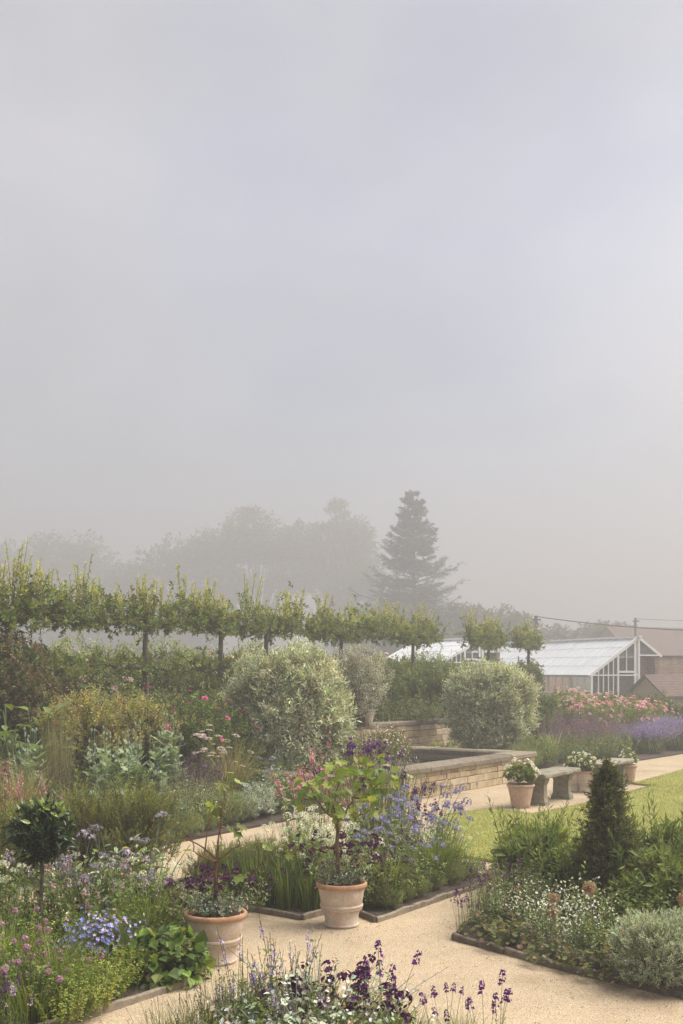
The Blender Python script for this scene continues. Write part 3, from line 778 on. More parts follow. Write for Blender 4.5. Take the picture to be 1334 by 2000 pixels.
# ------------------------------------------------------------------ kinds
@kind('silver_shrub')
def _(r):
    f, s = shrub(r, 0.98, 2.25, 4800, .22, 10, .082, .021, G_SILVER, z0=.05, ang=60, up=.15, noise_=.10, inner=.3, tipcol=(0.62, 0.63, 0.46), limbs=30, limb_r=.03, power=2.3, jit=1.0, b=.22, zmin=-.98, clus=260, cs=.11)
    return [('foliage', f, M_SILVER), ('branches', s, M_BARK)], []
@kind('grey_shrub')
def _(r):
    f, s = shrub(r, .62, 2.0, 1300, .22, 11, .055, .013, G_GREY, z0=.15, ang=60, up=.2, noise_=.25, inner=.5, limbs=22, limb_r=.02, jit=1.0, b=.25, clus=110, cs=.13, zmin=-.9)
    return [('foliage', f, M_SILVER), ('branches', s, M_BARK)], []
@kind('rosemary_bush')
def _(r):
    f, s = shrub(r, .5, .95, 560, .30, 24, .042, .010, [(0.135, 0.15, 0.034), (0.105, 0.125, 0.027), (0.17, 0.18, 0.048)], z0=.0, ang=46, up=.55, noise_=.22, inner=.6, tipcol=(0.30, 0.30, 0.085), clus=100, cs=.14, limbs=40, limb_r=.012, jit=.4, b=.25)
    return [('foliage', f, M_LEAF), ('branches', s, M_BARK)], []
@kind('yew_cone')
def _(r):
    f, s = MB(), MB(); n, nc, H = 3600, 360, 1.2
    zc = H * (1 - r.uniform(0, 1, nc) ** .8); a = r.uniform(0, 6.28, nc); t = zc / H
    rc = .27 * np.clip((1 - t) / .62, 0, 1) ** .72 * (1 + r.normal(0, .11, nc)) + .012
    C = np.stack([rc * np.cos(a), rc * np.sin(a), zc], 1); ix = r.integers(0, nc, n)
    tip = C[ix] * np.array([1, 1, 1]) + r.normal(0, .028, (n, 3)); tip[:, :2] *= (1 - .6 * r.uniform(0, 1, n) ** 1.6)[:, None]
    sd = norm(norm(tip * np.array([1, 1, 0]) + 1e-6) + np.array([0, 0, .45]) + r.normal(0, .45, (n, 3)))
    base = tip - sd * .07; base[:, 2] = np.maximum(base[:, 2], .01)
    shoots(f, r, base, sd, .085, 12, .026, .0085, [(0.035, 0.055, 0.015), (0.05, 0.072, 0.018), (0.08, 0.10, 0.024)], 55, 'dia', (0.17, 0.165, 0.04), .45, b=.28, stem=s, stem_r=.0015)
    tubes(s, np.array([[[0, 0, 0], [0, 0, .5], [0, 0, 1.1]]]), np.array([.03, .02, .008]), 6, BROWN)
    k = 40; tubes(s, np.stack([np.stack([0 * zc, 0 * zc, zc * .8], 1)[:k], C[:k] * .9], 1), np.array([.007, .003]), 4, BROWN)
    return [('foliage', f, M_LEAF), ('branches', s, M_BARK)], []
@kind('willowy_bush')
def _(r):
    f, s = shrub(r, .40, .66, 380, .20, 12, .098, .025, G_MID + G_DARK[2:] + G_FRESH[:1], z0=.0, ang=70, up=.2, noise_=.2, inner=.6, tipcol=(0.23, 0.27, 0.08), limbs=20, limb_r=.006, jit=.9, b=.24, droop=.12, clus=70, cs=.14)
    n = 14; a = r.uniform(0, 6.28, n); q = r.uniform(.05, .34, n); b0 = np.stack([q * np.cos(a), q * np.sin(a), r.uniform(.38, .5, n)], 1)
    shoots(f, r, b0, np.stack([np.cos(a) * .25, np.sin(a) * .25, np.ones(n)], 1) + r.normal(0, .12, (n, 3)), r.uniform(.25, .42, n), 16, .07, .013, G_MID, 48, 'dia', (0.22, 0.25, 0.08), stem=s, stem_r=.003, stem_col=(0.12, 0.15, 0.05))
    return [('foliage', f, M_LEAF), ('branches', s, M_STEM)], []
@kind('silver_dome')
def _(r):
    f, s = shrub(r, .3, .43, 1500, .085, 14, .022, .006, [(0.40, 0.45, 0.31), (0.47, 0.51, 0.37), (0.33, 0.39, 0.25)], z0=.0, ang=42, up=.45, noise_=.1, inner=.35, tipcol=(0.55, 0.58, 0.42), clus=220, cs=.1, limbs=20, limb_r=.006, jit=.5, b=.16, power=2.5)
    return [('foliage', f, M_SILVER), ('branches', s, M_BARK)], []
@kind('green_shrub')
def _(r):
    f, s = shrub(r, .6, 1.4, 800, .16, 11, .055, .027, G_MID + G_DARK, z0=.08, ang=58, up=.25, noise_=.3, inner=.5, tipcol=(0.18, 0.20, 0.06), clus=90, cs=.15, limbs=18, limb_r=.014, jit=.7, b=.3)
    return [('foliage', f, M_LEAF), ('branches', s, M_BARK)], []
@kind('pale_shrub')
def _(r):
    f, s = shrub(r, .65, 1.35, 700, .2, 10, .05, .02, G_OLIVE + G_FRESH + G_GLAUC, z0=.05, ang=58, up=.35, noise_=.4, inner=.55, tipcol=(0.33, 0.35, 0.14), clus=60, cs=.17, limbs=22, limb_r=.01, jit=.9, b=.3)
    return [('foliage', f, M_LEAF), ('branches', s, M_BARK)], []
@kind('bronze_shrub')
def _(r):
    f, s = shrub(r, .95, 2.6, 1100, .2, 11, .07, .036, G_DARK + [(0.13, 0.11, 0.045), (0.13, 0.085, 0.05), (0.11, 0.13, 0.045)], z0=.2, ang=60, up=.2, noise_=.3, inner=.5, tipcol=(0.22, 0.18, 0.08), clus=100, cs=.14, limbs=24, limb_r=.022, jit=.8, b=.3)
    return [('foliage', f, M_LEAF), ('branches', s, M_BARK)], []
@kind('golden_shrub')
def _(r):
    f, s = shrub(r, .62, 1.7, 800, .2, 11, .048, .022, [(0.30, 0.30, 0.08), (0.39, 0.34, 0.10), (0.22, 0.25, 0.065), (0.36, 0.28, 0.12)], z0=.35, ang=62, up=.3, noise_=.38, inner=.6, tipcol=(0.40, 0.35, 0.13), clus=70, cs=.16, limbs=30, limb_r=.012, jit=.8, b=.25)
    fl = MB(); d = unit(r, 150, -.2); Q = d * np.array([.6, .6, .66]) * (1 + .15 * r.normal(size=(150, 1))) + np.array([0, 0, 1.05])
    florets(fl, r, Q, d, .03, [(0.50, 0.26, 0.34), (0.56, 0.36, 0.40), (0.46, 0.26, 0.28)], 4, .8)
    return [('foliage', f, M_LEAF), ('branches', s, M_BARK), ('blossom', fl, M_PETAL)], []
def rosebush(r, rx, h, n_leaf, n_fl, rr, cols, leafcols, zlo=-.1):
    f, s = shrub(r, rx, h, n_leaf, .17, 9, .045, .028, leafcols, z0=.1, ang=60, up=.3, noise_=.25, inner=.6, limbs=20, limb_r=.01, jit=.7, b=.25)
    d = unit(r, n_fl, zlo); Q = d * np.array([rx, rx, h * .5]) * r.uniform(.9, 1.12, (n_fl, 1)) + np.array([0, 0, h * .52])
    ms = [rose_mesh(r, rr, cols) for _ in range(4)]
    return [('foliage', f, M_LEAF), ('branches', s, M_BARK)], [('rose', ms, M_PETAL, [(Q[i], norm(d[i] + np.array([0, -.3, .4])), r.uniform(.7, 1.25)) for i in range(n_fl)])]
@kind('pink_rose')
def _(r): return rosebush(r, .85, 1.5, 700, 130, .062, [(0.76, 0.54, 0.58), (0.80, 0.64, 0.66), (0.70, 0.42, 0.50)], G_MID + G_FRESH)
@kind('deep_pink_rose')
def _(r): return rosebush(r, .8, 1.15, 650, 80, .058, [(0.74, 0.40, 0.54), (0.76, 0.50, 0.58), (0.68, 0.30, 0.44)], G_MID + G_FRESH)
@kind('magenta_rose')
def _(r): return rosebush(r, .6, 1.55, 700, 9, .05, [(0.62, 0.06, 0.26), (0.66, 0.14, 0.36)], G_DARK + G_MID, .0)
@kind('pale_rose')
def _(r): return rosebush(r, .9, 1.6, 620, 46, .07, [(0.62, 0.46, 0.44), (0.66, 0.55, 0.52)], G_MID, .05)
@kind('lavender')
def _(r):
    f = grass(r, 240, .16, .34, .9, .006, G_GLAUC, 4, .5)
    pa = stems_paths(r, 300, .2, .62, .62, .12); s = MB(); tubes(s, pa, np.linspace(.0025, .0015, 5), 3, (0.12, 0.14, 0.09))
    fl = MB(); spike(fl, r, pa[:, -1], norm(pa[:, -1] - pa[:, -2]), .20, .012, 22, .026, [(0.36, 0.28, 0.62), (0.43, 0.35, 0.66), (0.29, 0.22, 0.52)], 3)
    return [('foliage', f, M_LEAF), ('stems', s, M_STEM), ('blossom', fl, M_PETAL)], []
def spikes_kind(r, n, r0, h, lean, leafc, L, W, nl, fcols, flen, fr, fn, fs, zone=(.05, .7), shape='dia', petals=3, sep=0, stemc=(0.09, 0.12, 0.04), hj=.15, mat=None, curve=.5):
    """leafy stems ending in flower spikes; with sep each spike is a piece of its own"""
    f, s, P, T = clump(r, n, r0, h, lean, leafc, L, W, nl, zone, shape, stem_col=stemc, hj=hj, curve=curve)
    parts = [('foliage', f, mat or M_LEAF), ('stems', s, M_STEM)]
    if sep:
        ms = [spike_mesh(r, flen, fr, fn, fs, fcols, petals) for _ in range(3)]
        k = min(sep, n)
        return parts, [('flower_spike', ms, M_PETAL, [(P[i] - T[i] * flen * .3, T[i], r.uniform(.75, 1.2)) for i in range(k)])]
    fl = MB(); spike(fl, r, P, T, flen * r.uniform(.6, 1.2, n), fr, fn, fs, fcols, petals)
    return parts + [('blossom', fl, M_PETAL)], []
@kind('purple_salvia')
def _(r): return spikes_kind(r, 60, .2, .75, .25, G_MID, .05, .02, 9, [(0.13, 0.035, 0.15), (0.18, 0.06, 0.22)], .25, .01, 22, .022)
@kind('mauve_salvia')
def _(r): return spikes_kind(r, 90, .4, .95, .2, G_OLIVE + G_GLAUC, .05, .018, 12, [(0.30, 0.16, 0.30), (0.36, 0.20, 0.34), (0.24, 0.14, 0.30)], .32, .014, 20, .03)
@kind('pink_spires')
def _(r): return spikes_kind(r, 26, .18, .85, .18, G_OLIVE, .06, .014, 14, [(0.60, 0.24, 0.32), (0.64, 0.38, 0.44), (0.52, 0.18, 0.28)], .17, .013, 12, .032, petals=4)
@kind('grey_spires')
def _(r): return spikes_kind(r, 44, .2, .62, .2, G_GLAUC + G_OLIVE, .055, .022, 12, [(0.32, 0.33, 0.20), (0.40, 0.36, 0.27)], .24, .01, 18, .018)
@kind('bronze_plant')
def _(r): return spikes_kind(r, 30, .18, .8, .2, [(0.07, 0.035, 0.04), (0.05, 0.045, 0.035), (0.06, 0.08, 0.04)], .06, .03, 13, [(0.09, 0.03, 0.05)], .2, .012, 12, .02)
@kind('toadflax')
def _(r): return spikes_kind(r, 15, .1, .5, .22, G_OLIVE, .04, .005, 16, [(0.12, 0.02, 0.20), (0.17, 0.04, 0.26), (0.09, 0.015, 0.14)], .075, .013, 16, .024, petals=4, sep=15, stemc=(0.15, 0.18, 0.06))
@kind('sparse_toadflax')
def _(r): return spikes_kind(r, 8, .09, .52, .24, G_FRESH, .05, .006, 18, [(0.15, 0.025, 0.24), (0.20, 0.05, 0.30), (0.11, 0.02, 0.17)], .07, .017, 18, .03, petals=4, sep=8, stemc=(0.20, 0.23, 0.08))
@kind('pale_toadflax')
def _(r): return spikes_kind(r, 17, .14, .56, .28, G_MID, .05, .006, 16, [(0.55, 0.42, 0.60), (0.64, 0.56, 0.62), (0.42, 0.30, 0.56)], .09, .018, 18, .026, petals=4, sep=6, stemc=(0.12, 0.16, 0.05))
@kind('pink_toadflax')
def _(r): return spikes_kind(r, 13, .12, .55, .28, G_MID, .05, .006, 16, [(0.62, 0.40, 0.50), (0.66, 0.56, 0.58), (0.56, 0.25, 0.42)], .09, .018, 18, .026, petals=4, sep=5, stemc=(0.12, 0.16, 0.05))
@kind('lilac_penstemon')
def _(r):
    f, s, P, T = clump(r, 20, .12, .7, .22, [(0.13, 0.18, 0.045), (0.20, 0.25, 0.06), (0.09, 0.13, 0.035)], .058, .024, 20, (.05, .72), 'oval', 58, .003, (0.10, 0.12, 0.04), hj=.2)
    spike(f, r, P, T, .17, .007, 12, .014, [(0.06, 0.045, 0.05), (0.10, 0.11, 0.05)], 3)
    ms = [spike_mesh(r, .13, .018, 9, .034, [(0.42, 0.33, 0.66), (0.52, 0.44, 0.70), (0.30, 0.20, 0.50)], 4) for _ in range(3)]
    return [('foliage', f, M_LEAF), ('stems', s, M_STEM)], [('flower_spike', ms, M_PETAL, [(P[i] - T[i] * .12, T[i], r.uniform(.8, 1.2)) for i in range(11)])]
@kind('borage')
def _(r):
    f, s, P, T = clump(r, 22, .16, .62, .35, G_OLIVE + G_GLAUC, .085, .04, 8, (.05, .85), 'oval', 60, .004, (0.16, 0.19, 0.10), hj=.2)
    ms = [cluster_mesh(r, .032, 14, .026, [(0.22, 0.24, 0.56), (0.30, 0.28, 0.58), (0.36, 0.30, 0.44)]) for _ in range(3)]
    return [('foliage', f, M_LEAF), ('stems', s, M_STEM)], [('flower_cluster', ms, M_PETAL, [(P[i], T[i], r.uniform(.7, 1.25)) for i in range(22)])]
@kind('grey_borage')
def _(r):
    f, s, P, T = clump(r, 24, .15, .56, .35, G_GLAUC + G_OLIVE, .085, .045, 10, (.05, .9), 'oval', 60, .004, (0.16, 0.19, 0.12), hj=.18)
    ms = [cluster_mesh(r, .035, 20, .022, [(0.34, 0.30, 0.42), (0.30, 0.26, 0.36), (0.40, 0.36, 0.50)]) for _ in range(3)]
    return [('foliage', f, M_SILVER), ('stems', s, M_STEM)], [('flower_cluster', ms, M_PETAL, [(P[i], T[i], r.uniform(.7, 1.25)) for i in range(8)])]
@kind('bluebell_clump')
def _(r):
    f = grass(r, 130, .1, .22, .8, .006, G_MID, 4)
    n = 330; d = unit(r, n, -.1); Q = (d + .25 * r.normal(size=(n, 3))) * np.array([.16, .16, .13]) * r.uniform(.45, 1.1, (n, 1)) + np.array([0, 0, .17])
    fl = MB(); florets(fl, r, Q, d, .024, [(0.28, 0.28, 0.72), (0.34, 0.33, 0.76), (0.62, 0.56, 0.76)], 5, .7)
    s = MB(); tubes(s, np.stack([Q * np.array([.3, .3, 0]), Q * .98], 1), np.array([.0014, .001]), 3, (0.10, 0.14, 0.05))
    return [('foliage', f, M_LEAF), ('stems', s, M_STEM), ('blossom', fl, M_PETAL)], []
@kind('chives')
def _(r):
    f = grass(r, 150, .12, .34, .7, .005, G_FRESH + G_MID, 5, .6)
    pa = stems_paths(r, 6, .12, .38, .35, .16); s = MB(); tubes(s, pa, np.linspace(.0024, .0018, 5), 4, (0.12, 0.17, 0.05))
    ms = [pom_mesh(r, .019, 70, .013, [(0.42, 0.22, 0.36), (0.50, 0.30, 0.42), (0.38, 0.25, 0.26)], (0.25, 0.2, 0.15)) for _ in range(3)]
    return [('blades', f, M_LEAF), ('stems', s, M_STEM)], [('flower_head', ms, M_PETAL, [(p, None, r.uniform(.8, 1.2)) for p in pa[:, -1]])]
@kind('allium_seedhead')
def _(r):
    pa = stems_paths(r, 1, .02, .55, .12, .05); s = MB(); tubes(s, pa, np.linspace(.0048, .0036, 5), 5, (0.36, 0.28, 0.15))
    ms = [pom_mesh(r, .062, 150, .017, [(0.42, 0.27, 0.17), (0.50, 0.34, 0.23), (0.34, 0.26, 0.13)], (0.44, 0.27, 0.2))]
    return [('stem', s, M_STEM)], [('seed_head', ms, M_LEAF, [(pa[0, -1], None, 1.0)])]
@kind('white_campion')
def _(r):
    f, s, P, T = clump(r, 60, .2, .33, .42, G_GLAUC + G_OLIVE, .04, .01, 12, (.05, .8), 'dia', 55, .0016, (0.18, 0.2, 0.11), hj=.22)
    fl = MB(); q = np.repeat(P, 3, 0) + r.normal(0, .035, (180, 3)); florets(fl, r, q, r.normal(0, .5, (180, 3)) + np.array([0, -.4, .7]), .019, [(0.80, 0.80, 0.77)], 5, .2, .05, .02, .8)
    return [('foliage', f, M_SILVER), ('stems', s, M_STEM), ('blossom', fl, M_PETAL)], []
@kind('daisy_mound')
def _(r):
    f, s = shrub(r, .34, .3, 420, .1, 11, .022, .007, G_OLIVE + [(0.16, 0.13, 0.07)], z0=0, ang=55, up=.5, inner=.6, limbs=6, limb_r=.003, jit=.8)
    fl = MB(); n = 300; d = unit(r, n, .0); florets(fl, r, d * np.array([.36, .36, .33]) * r.uniform(.8, 1.1, (n, 1)), d + np.array([0, -.2, .4]), .02, [(0.72, 0.66, 0.62), (0.62, 0.42, 0.42)], 6, .1, .1)
    return [('foliage', f, M_LEAF), ('stems', s, M_STEM), ('blossom', fl, M_PETAL)], []
@kind('white_valerian')
def _(r):
    f, s, P, T = clump(r, 26, .24, .62, .3, G_GLAUC + G_FRESH, .07, .03, 11, (.05, .85), 'oval', 60, .003, (0.17, 0.22, 0.10), hj=.2)
    ms = [cluster_mesh(r, .036, 46, .014, [(0.72, 0.74, 0.62), (0.78, 0.78, 0.70)], .75, 4) for _ in range(3)]
    return [('foliage', f, M_LEAF), ('stems', s, M_STEM)], [('flower_cluster', ms, M_PETAL, [(P[i], T[i], r.uniform(.6, 1.25)) for i in range(26)])]
@kind('violet_stock')
def _(r):
    f, s, P, T = clump(r, 14, .1, .30, .6, G_GLAUC + G_OLIVE, .05, .016, 10, (.05, .85), 'dia', 55, .0025, (0.13, 0.16, 0.08), hj=.25)
    ms = [cluster_mesh(r, .026, 16, .024, [(0.075, 0.015, 0.075), (0.11, 0.02, 0.12), (0.05, 0.01, 0.05)]) for _ in range(3)]
    return [('foliage', f, M_LEAF), ('stems', s, M_STEM)], [('flower_cluster', ms, M_PETAL, [(P[i], T[i], r.uniform(.7, 1.3)) for i in range(14)])]
@kind('silver_trailer')
def _(r):
    f, s = shrub(r, .2, .13, 190, .07, 12, .02, .011, [(0.22, 0.25, 0.17), (0.30, 0.33, 0.26), (0.10, 0.13, 0.06)], z0=-.01, ang=60, up=.35, inner=.7, limbs=12, limb_r=.002, jit=.9, b=.3, zmin=-.2)
    fl = MB(); n = 90; d = unit(r, n, .3); florets(fl, r, d * np.array([.19, .19, .13]) * r.uniform(.5, 1.05, (n, 1)), d, .017, [(0.72, 0.74, 0.70)], 5, .2, .08, .02)
    return [('foliage', f, M_SILVER), ('stems', s, M_STEM), ('blossom', fl, M_PETAL)], []
@kind('white_geranium')
def _(r):
    f, s = shrub(r, .19, .27, 150, .09, 8, .045, .042, G_OLIVE + G_MID, z0=0, ang=65, up=.35, inner=.6, limbs=14, limb_r=.003, jit=.8, shape='oval', zmin=-.2)
    d = unit(r, 20, .05); Q = d * np.array([.21, .21, .26]) * r.uniform(.9, 1.15, (20, 1)) + np.array([0, 0, .08])
    ms = [cluster_mesh(r, .024, 14, .024, [(0.80, 0.79, 0.76), (0.74, 0.68, 0.66)]) for _ in range(3)]
    return [('foliage', f, M_LEAF), ('stems', s, M_STEM)], [('flower_cluster', ms, M_PETAL, [(Q[i], d[i], r.uniform(.7, 1.3)) for i in range(20)])]
@kind('poppy')
def _(r):
    f, s, P, T = clump(r, 12, .12, 1.15, .14, G_GLAUC, .19, .085, 12, (.1, .85), 'lobe', 52, .005, (0.19, 0.25, 0.17), hj=.14, droop=.15, f=LeafBag())
    ms = []
    for _ in range(2):
        mb = MB(); lathe(mb, [(0.0, -.02), (.008, -.018), (.016, 0), (.014, .014), (.006, .02), (.013, .022), (.012, .026), (0, .027)], 8, (0.26, 0.31, 0.20)); ms.append(mb)
    return [('stems', s, M_STEM)], [('leaf', unit_leaves(r, G_GLAUC, .45, 'lobe'), M_SILVER, f.items), ('seed_pod', ms, M_STEM, [(P[i], T[i], r.uniform(.8, 1.3)) for i in range(12)])]
@kind('thistle_leaf')
def _(r):
    f, s = rosette(r, 34, .36, .5, .24, .10, [(0.32, 0.37, 0.28), (0.39, 0.44, 0.34)], 'lobe', .15, tilt=.3, f=LeafBag())
    return [('stalks', s, M_STEM)], [('leaf', unit_leaves(r, [(0.32, 0.37, 0.28), (0.39, 0.44, 0.34)], .42, 'lobe'), M_SILVER, f.items)]
@kind('silver_artemisia')
def _(r):
    f, s = shrub(r, .32, .55, 330, .13, 12, .038, .012, [(0.40, 0.44, 0.36), (0.33, 0.38, 0.29), (0.48, 0.51, 0.44)], z0=.02, ang=58, up=.4, inner=.6, limbs=14, limb_r=.004, jit=.7)
    return [('foliage', f, M_SILVER), ('branches', s, M_STEM)], []
@kind('big_leaf_plant')
def _(r):
    n = 44; pa = stems_paths(r, n, .2, .95, .34, .3); s = MB(); tubes(s, pa, np.linspace(.011, .006, 5), 5, (0.11, 0.15, 0.05))
    T = norm(pa[:, -1] - pa[:, -2]); a = r.uniform(0, 6.28, n)
    D = T * .3 + np.stack([np.cos(a), np.sin(a), r.uniform(-.7, .25, n)], 1)
    ms = []
    for _ in range(3):
        mb = MB(); leaves(mb, np.zeros((1, 3)), np.array([[0, 0, 1.0]]), np.array([[0, 1.0, .2]]), .29, .14, jitcol(r, [(0.16, 0.215, 0.06), (0.12, 0.175, 0.045)], 1), 'oval'); ms.append(mb)
    return [('stalks', s, M_STEM)], [('leaf', ms, M_LEAF, [(pa[i, -1], D[i], r.uniform(.6, 1.15)) for i in range(n)])]
@kind('upright_grass')
def _(r):
    f = grass(r, 260, .11, 1.45, .07, .006, [(0.26, 0.23, 0.12), (0.20, 0.21, 0.09), (0.32, 0.28, 0.18)], 5, .05)
    return [('blades', f, M_LEAF)], []
@kind('brown_sedge')
def _(r):
    f = grass(r, 420, .1, .85, .75, .006, [(0.25, 0.21, 0.095), (0.20, 0.20, 0.08), (0.30, 0.245, 0.13)], 7, 1.0)
    return [('blades', f, M_LEAF)], []
@kind('green_sedge')
def _(r):
    f = grass(r, 360, .12, .5, .75, .006, G_MID + G_FRESH, 6, .8)
    return [('blades', f, M_LEAF)], []
@kind('iris_leaves')
def _(r):
    f = grass(r, 110, .14, .52, .35, .016, G_DARK + G_MID[:1], 5, .25)
    return [('blades', f, M_LEAF)], []
@kind('spiky_yucca')
def _(r):
    f = grass(r, 70, .06, .7, .6, .035, [(0.25, 0.27, 0.13), (0.19, 0.22, 0.10), (0.30, 0.30, 0.18)], 5, .2)
    return [('blades', f, M_LEAF)], []
@kind('fennel')
def _(r):
    f, s, P, T = clump(r, 34, .14, 1.05, .22, [(0.12, 0.165, 0.05), (0.15, 0.195, 0.07), (0.10, 0.13, 0.04)], .075, .003, 130, (.1, 1.0), 'dia', 55, .004, (0.12, 0.16, 0.06), hj=.15, shrink=.25)
    return [('foliage', f, M_LEAF), ('stems', s, M_STEM)], []
@kind('pale_yarrow')
def _(r):
    f, s, P, T = clump(r, 14, .18, 1.0, .22, G_OLIVE, .09, .02, 9, (.05, .7), 'dia', 55, .003, (0.14, 0.17, 0.08), hj=.12)
    ms = [umbel_mesh(r, .055, 55, .018, [(0.58, 0.44, 0.50), (0.64, 0.56, 0.56)]) for _ in range(2)]
    return [('foliage', f, M_LEAF), ('stems', s, M_STEM)], [('flower_umbel', ms, M_PETAL, [(P[i], norm(T[i] + np.array([0, -.3, .6])), r.uniform(.7, 1.3)) for i in range(14)])]
@kind('white_umbel')
def _(r):
    f, s, P, T = clump(r, 3, .05, 1.05, .2, G_OLIVE, .11, .03, 8, (.1, .7), 'lobe', 55, .004, (0.16, 0.2, 0.09), hj=.06)
    ms = [umbel_mesh(r, .055, 130, .016, [(0.80, 0.80, 0.76)])]
    return [('foliage', f, M_LEAF), ('stems', s, M_STEM)], [('flower_umbel', ms, M_PETAL, [(P[i], norm(T[i] + np.array([0, -.5, .6])), r.uniform(.9, 1.1)) for i in range(2)])]
@kind('leafy_perennial')
def _(r):
    f, s, P, T = clump(r, 40, .2, .5, .4, G_MID + G_OLIVE, .072, .036, 12, (.1, 1.0), 'oval', 60, .0025, hj=.22)
    return [('foliage', f, M_LEAF), ('stems', s, M_STEM)], []
@kind('feathery_mound')
def _(r):
    f, s = shrub(r, .3, .4, 520, .12, 16, .022, .005, [(0.23, 0.28, 0.09), (0.18, 0.23, 0.07), (0.28, 0.33, 0.14)], z0=0, ang=50, up=.45, inner=.5, limbs=8, limb_r=.004, jit=.7, b=.22)
    return [('foliage', f, M_LEAF), ('branches', s, M_STEM)], []
@kind('golden_oregano')
def _(r):
    f, s, P, T = clump(r, 70, .15, .27, .4, [(0.28, 0.32, 0.05), (0.34, 0.37, 0.07), (0.21, 0.26, 0.04)], .022, .016, 18, (.15, 1.0), 'oval', 68, .0018, (0.17, 0.2, 0.05), hj=.2)
    return [('foliage', f, M_LEAF), ('stems', s, M_STEM)], []
@kind('primrose_clump')
def _(r):
    f, s = shrub(r, .23, .24, 100, .07, 6, .066, .05, [(0.10, 0.15, 0.032), (0.13, 0.18, 0.04), (0.075, 0.12, 0.026), (0.20, 0.22, 0.06)], z0=-.12, ang=70, up=.1, noise_=.15, inner=.35, limbs=20, limb_r=.003, jit=.5, b=.2, shape='oval', droop=.3, power=2.6, limb_col=(0.12, 0.14, 0.05))
    bag = LeafBag(); n = 290; d = unit(r, n, -.1); q = d * np.array([.25, .25, .26]) * r.uniform(.88, 1.06, (n, 1)); q[:, 2] = np.maximum(q[:, 2], .02)
    leaves(bag, q, d * .5 + np.array([0, 0, -.25]) + r.normal(0, .45, (n, 3)), d + np.array([0, 0, .5]) + r.normal(0, .25, (n, 3)), .068 * np.exp(r.normal(0, .2, n)), .05, None, 'oval')
    return [('foliage', f, M_LEAF), ('stalks', s, M_STEM)], [('leaf', unit_leaves(r, [(0.10, 0.155, 0.03), (0.135, 0.19, 0.04), (0.08, 0.125, 0.025), (0.19, 0.215, 0.055)], .76, 'oval', 6), M_LEAF, bag.items)]
@kind('cranesbill')
def _(r):
    f, s = rosette(r, 120, .22, .17, .036, .036, [(0.14, 0.175, 0.05), (0.105, 0.14, 0.04), (0.18, 0.16, 0.06), (0.17, 0.115, 0.06)], 'lobe', .22, tilt=.4, stem_r=.0013)
    fl = MB(); n = 14; d = unit(r, n, .2); florets(fl, r, d * np.array([.2, .2, .2]), d, .018, [(0.3, 0.17, 0.42)], 5, .2)
    return [('foliage', f, M_LEAF), ('stalks', s, M_STEM), ('blossom', fl, M_PETAL)], []
@kind('strap_lavender')
def _(r):
    f = grass(r, 200, .14, .42, .55, .005, G_OLIVE + G_MID, 5, .4); s = MB()
    pa = stems_paths(r, 22, .14, .48, .3, .2); tubes(s, pa, np.linspace(.002, .0012, 5), 3, (0.17, 0.15, 0.07))
    fl = MB(); spike(fl, r, pa[:, -1], norm(pa[:, -1] - pa[:, -2]), .035, .004, 6, .012, [(0.12, 0.09, 0.06), (0.2, 0.15, 0.09)], 3)
    return [('blades', f, M_LEAF), ('stems', s, M_STEM), ('seed_heads', fl, M_LEAF)], []
@kind('white_trailer')
def _(r):
    f, s, P, T = clump(r, 26, .1, .32, .75, [(0.46, 0.48, 0.40), (0.56, 0.57, 0.50), (0.32, 0.36, 0.24)], .032, .025, 14, (.05, 1.0), 'oval', 62, .0022, (0.3, 0.3, 0.24), hj=.25)
    return [('foliage', f, M_SILVER), ('stems', s, M_STEM)], []
@kind('fern')
def _(r):
    n = 14; pa = stems_paths(r, n, .04, .5, .8, .12, 7, .7); s, f = MB(), MB(); tubes(s, pa, np.linspace(.004, .0015, 7), 3, (0.12, 0.14, 0.05))
    k = 26; t = np.tile(np.linspace(.12, .98, k), (n, 1)); Q, T = pts_on(pa, t)
    X = norm(np.cross(T, np.array([0, 0, 1.0])))
    for sg in (-1, 1): leaves(f, Q.reshape(-1, 3), (X * sg + T * .4).reshape(-1, 3), np.tile(np.array([0, 0, 1.0]), (n * k, 1)), (.13 * np.sin(t * 2.6 + .35)).ravel(), .022, jitcol(r, G_FRESH, n * k), 'dia')
    return [('foliage', f, M_LEAF), ('stems', s, M_STEM)], []
@kind('red_geum')
def _(r):
    f, s, P, T = clump(r, 16, .15, .7, .25, G_MID, .06, .03, 10, (.05, .7), 'oval', 60, .003)
    ms = [cluster_mesh(r, .03, 10, .04, [(0.55, 0.10, 0.05), (0.5, 0.06, 0.08)])]
    return [('foliage', f, M_LEAF), ('stems', s, M_STEM)], [('flower', ms, M_PETAL, [(P[i], T[i], 1.0) for i in range(7)])]
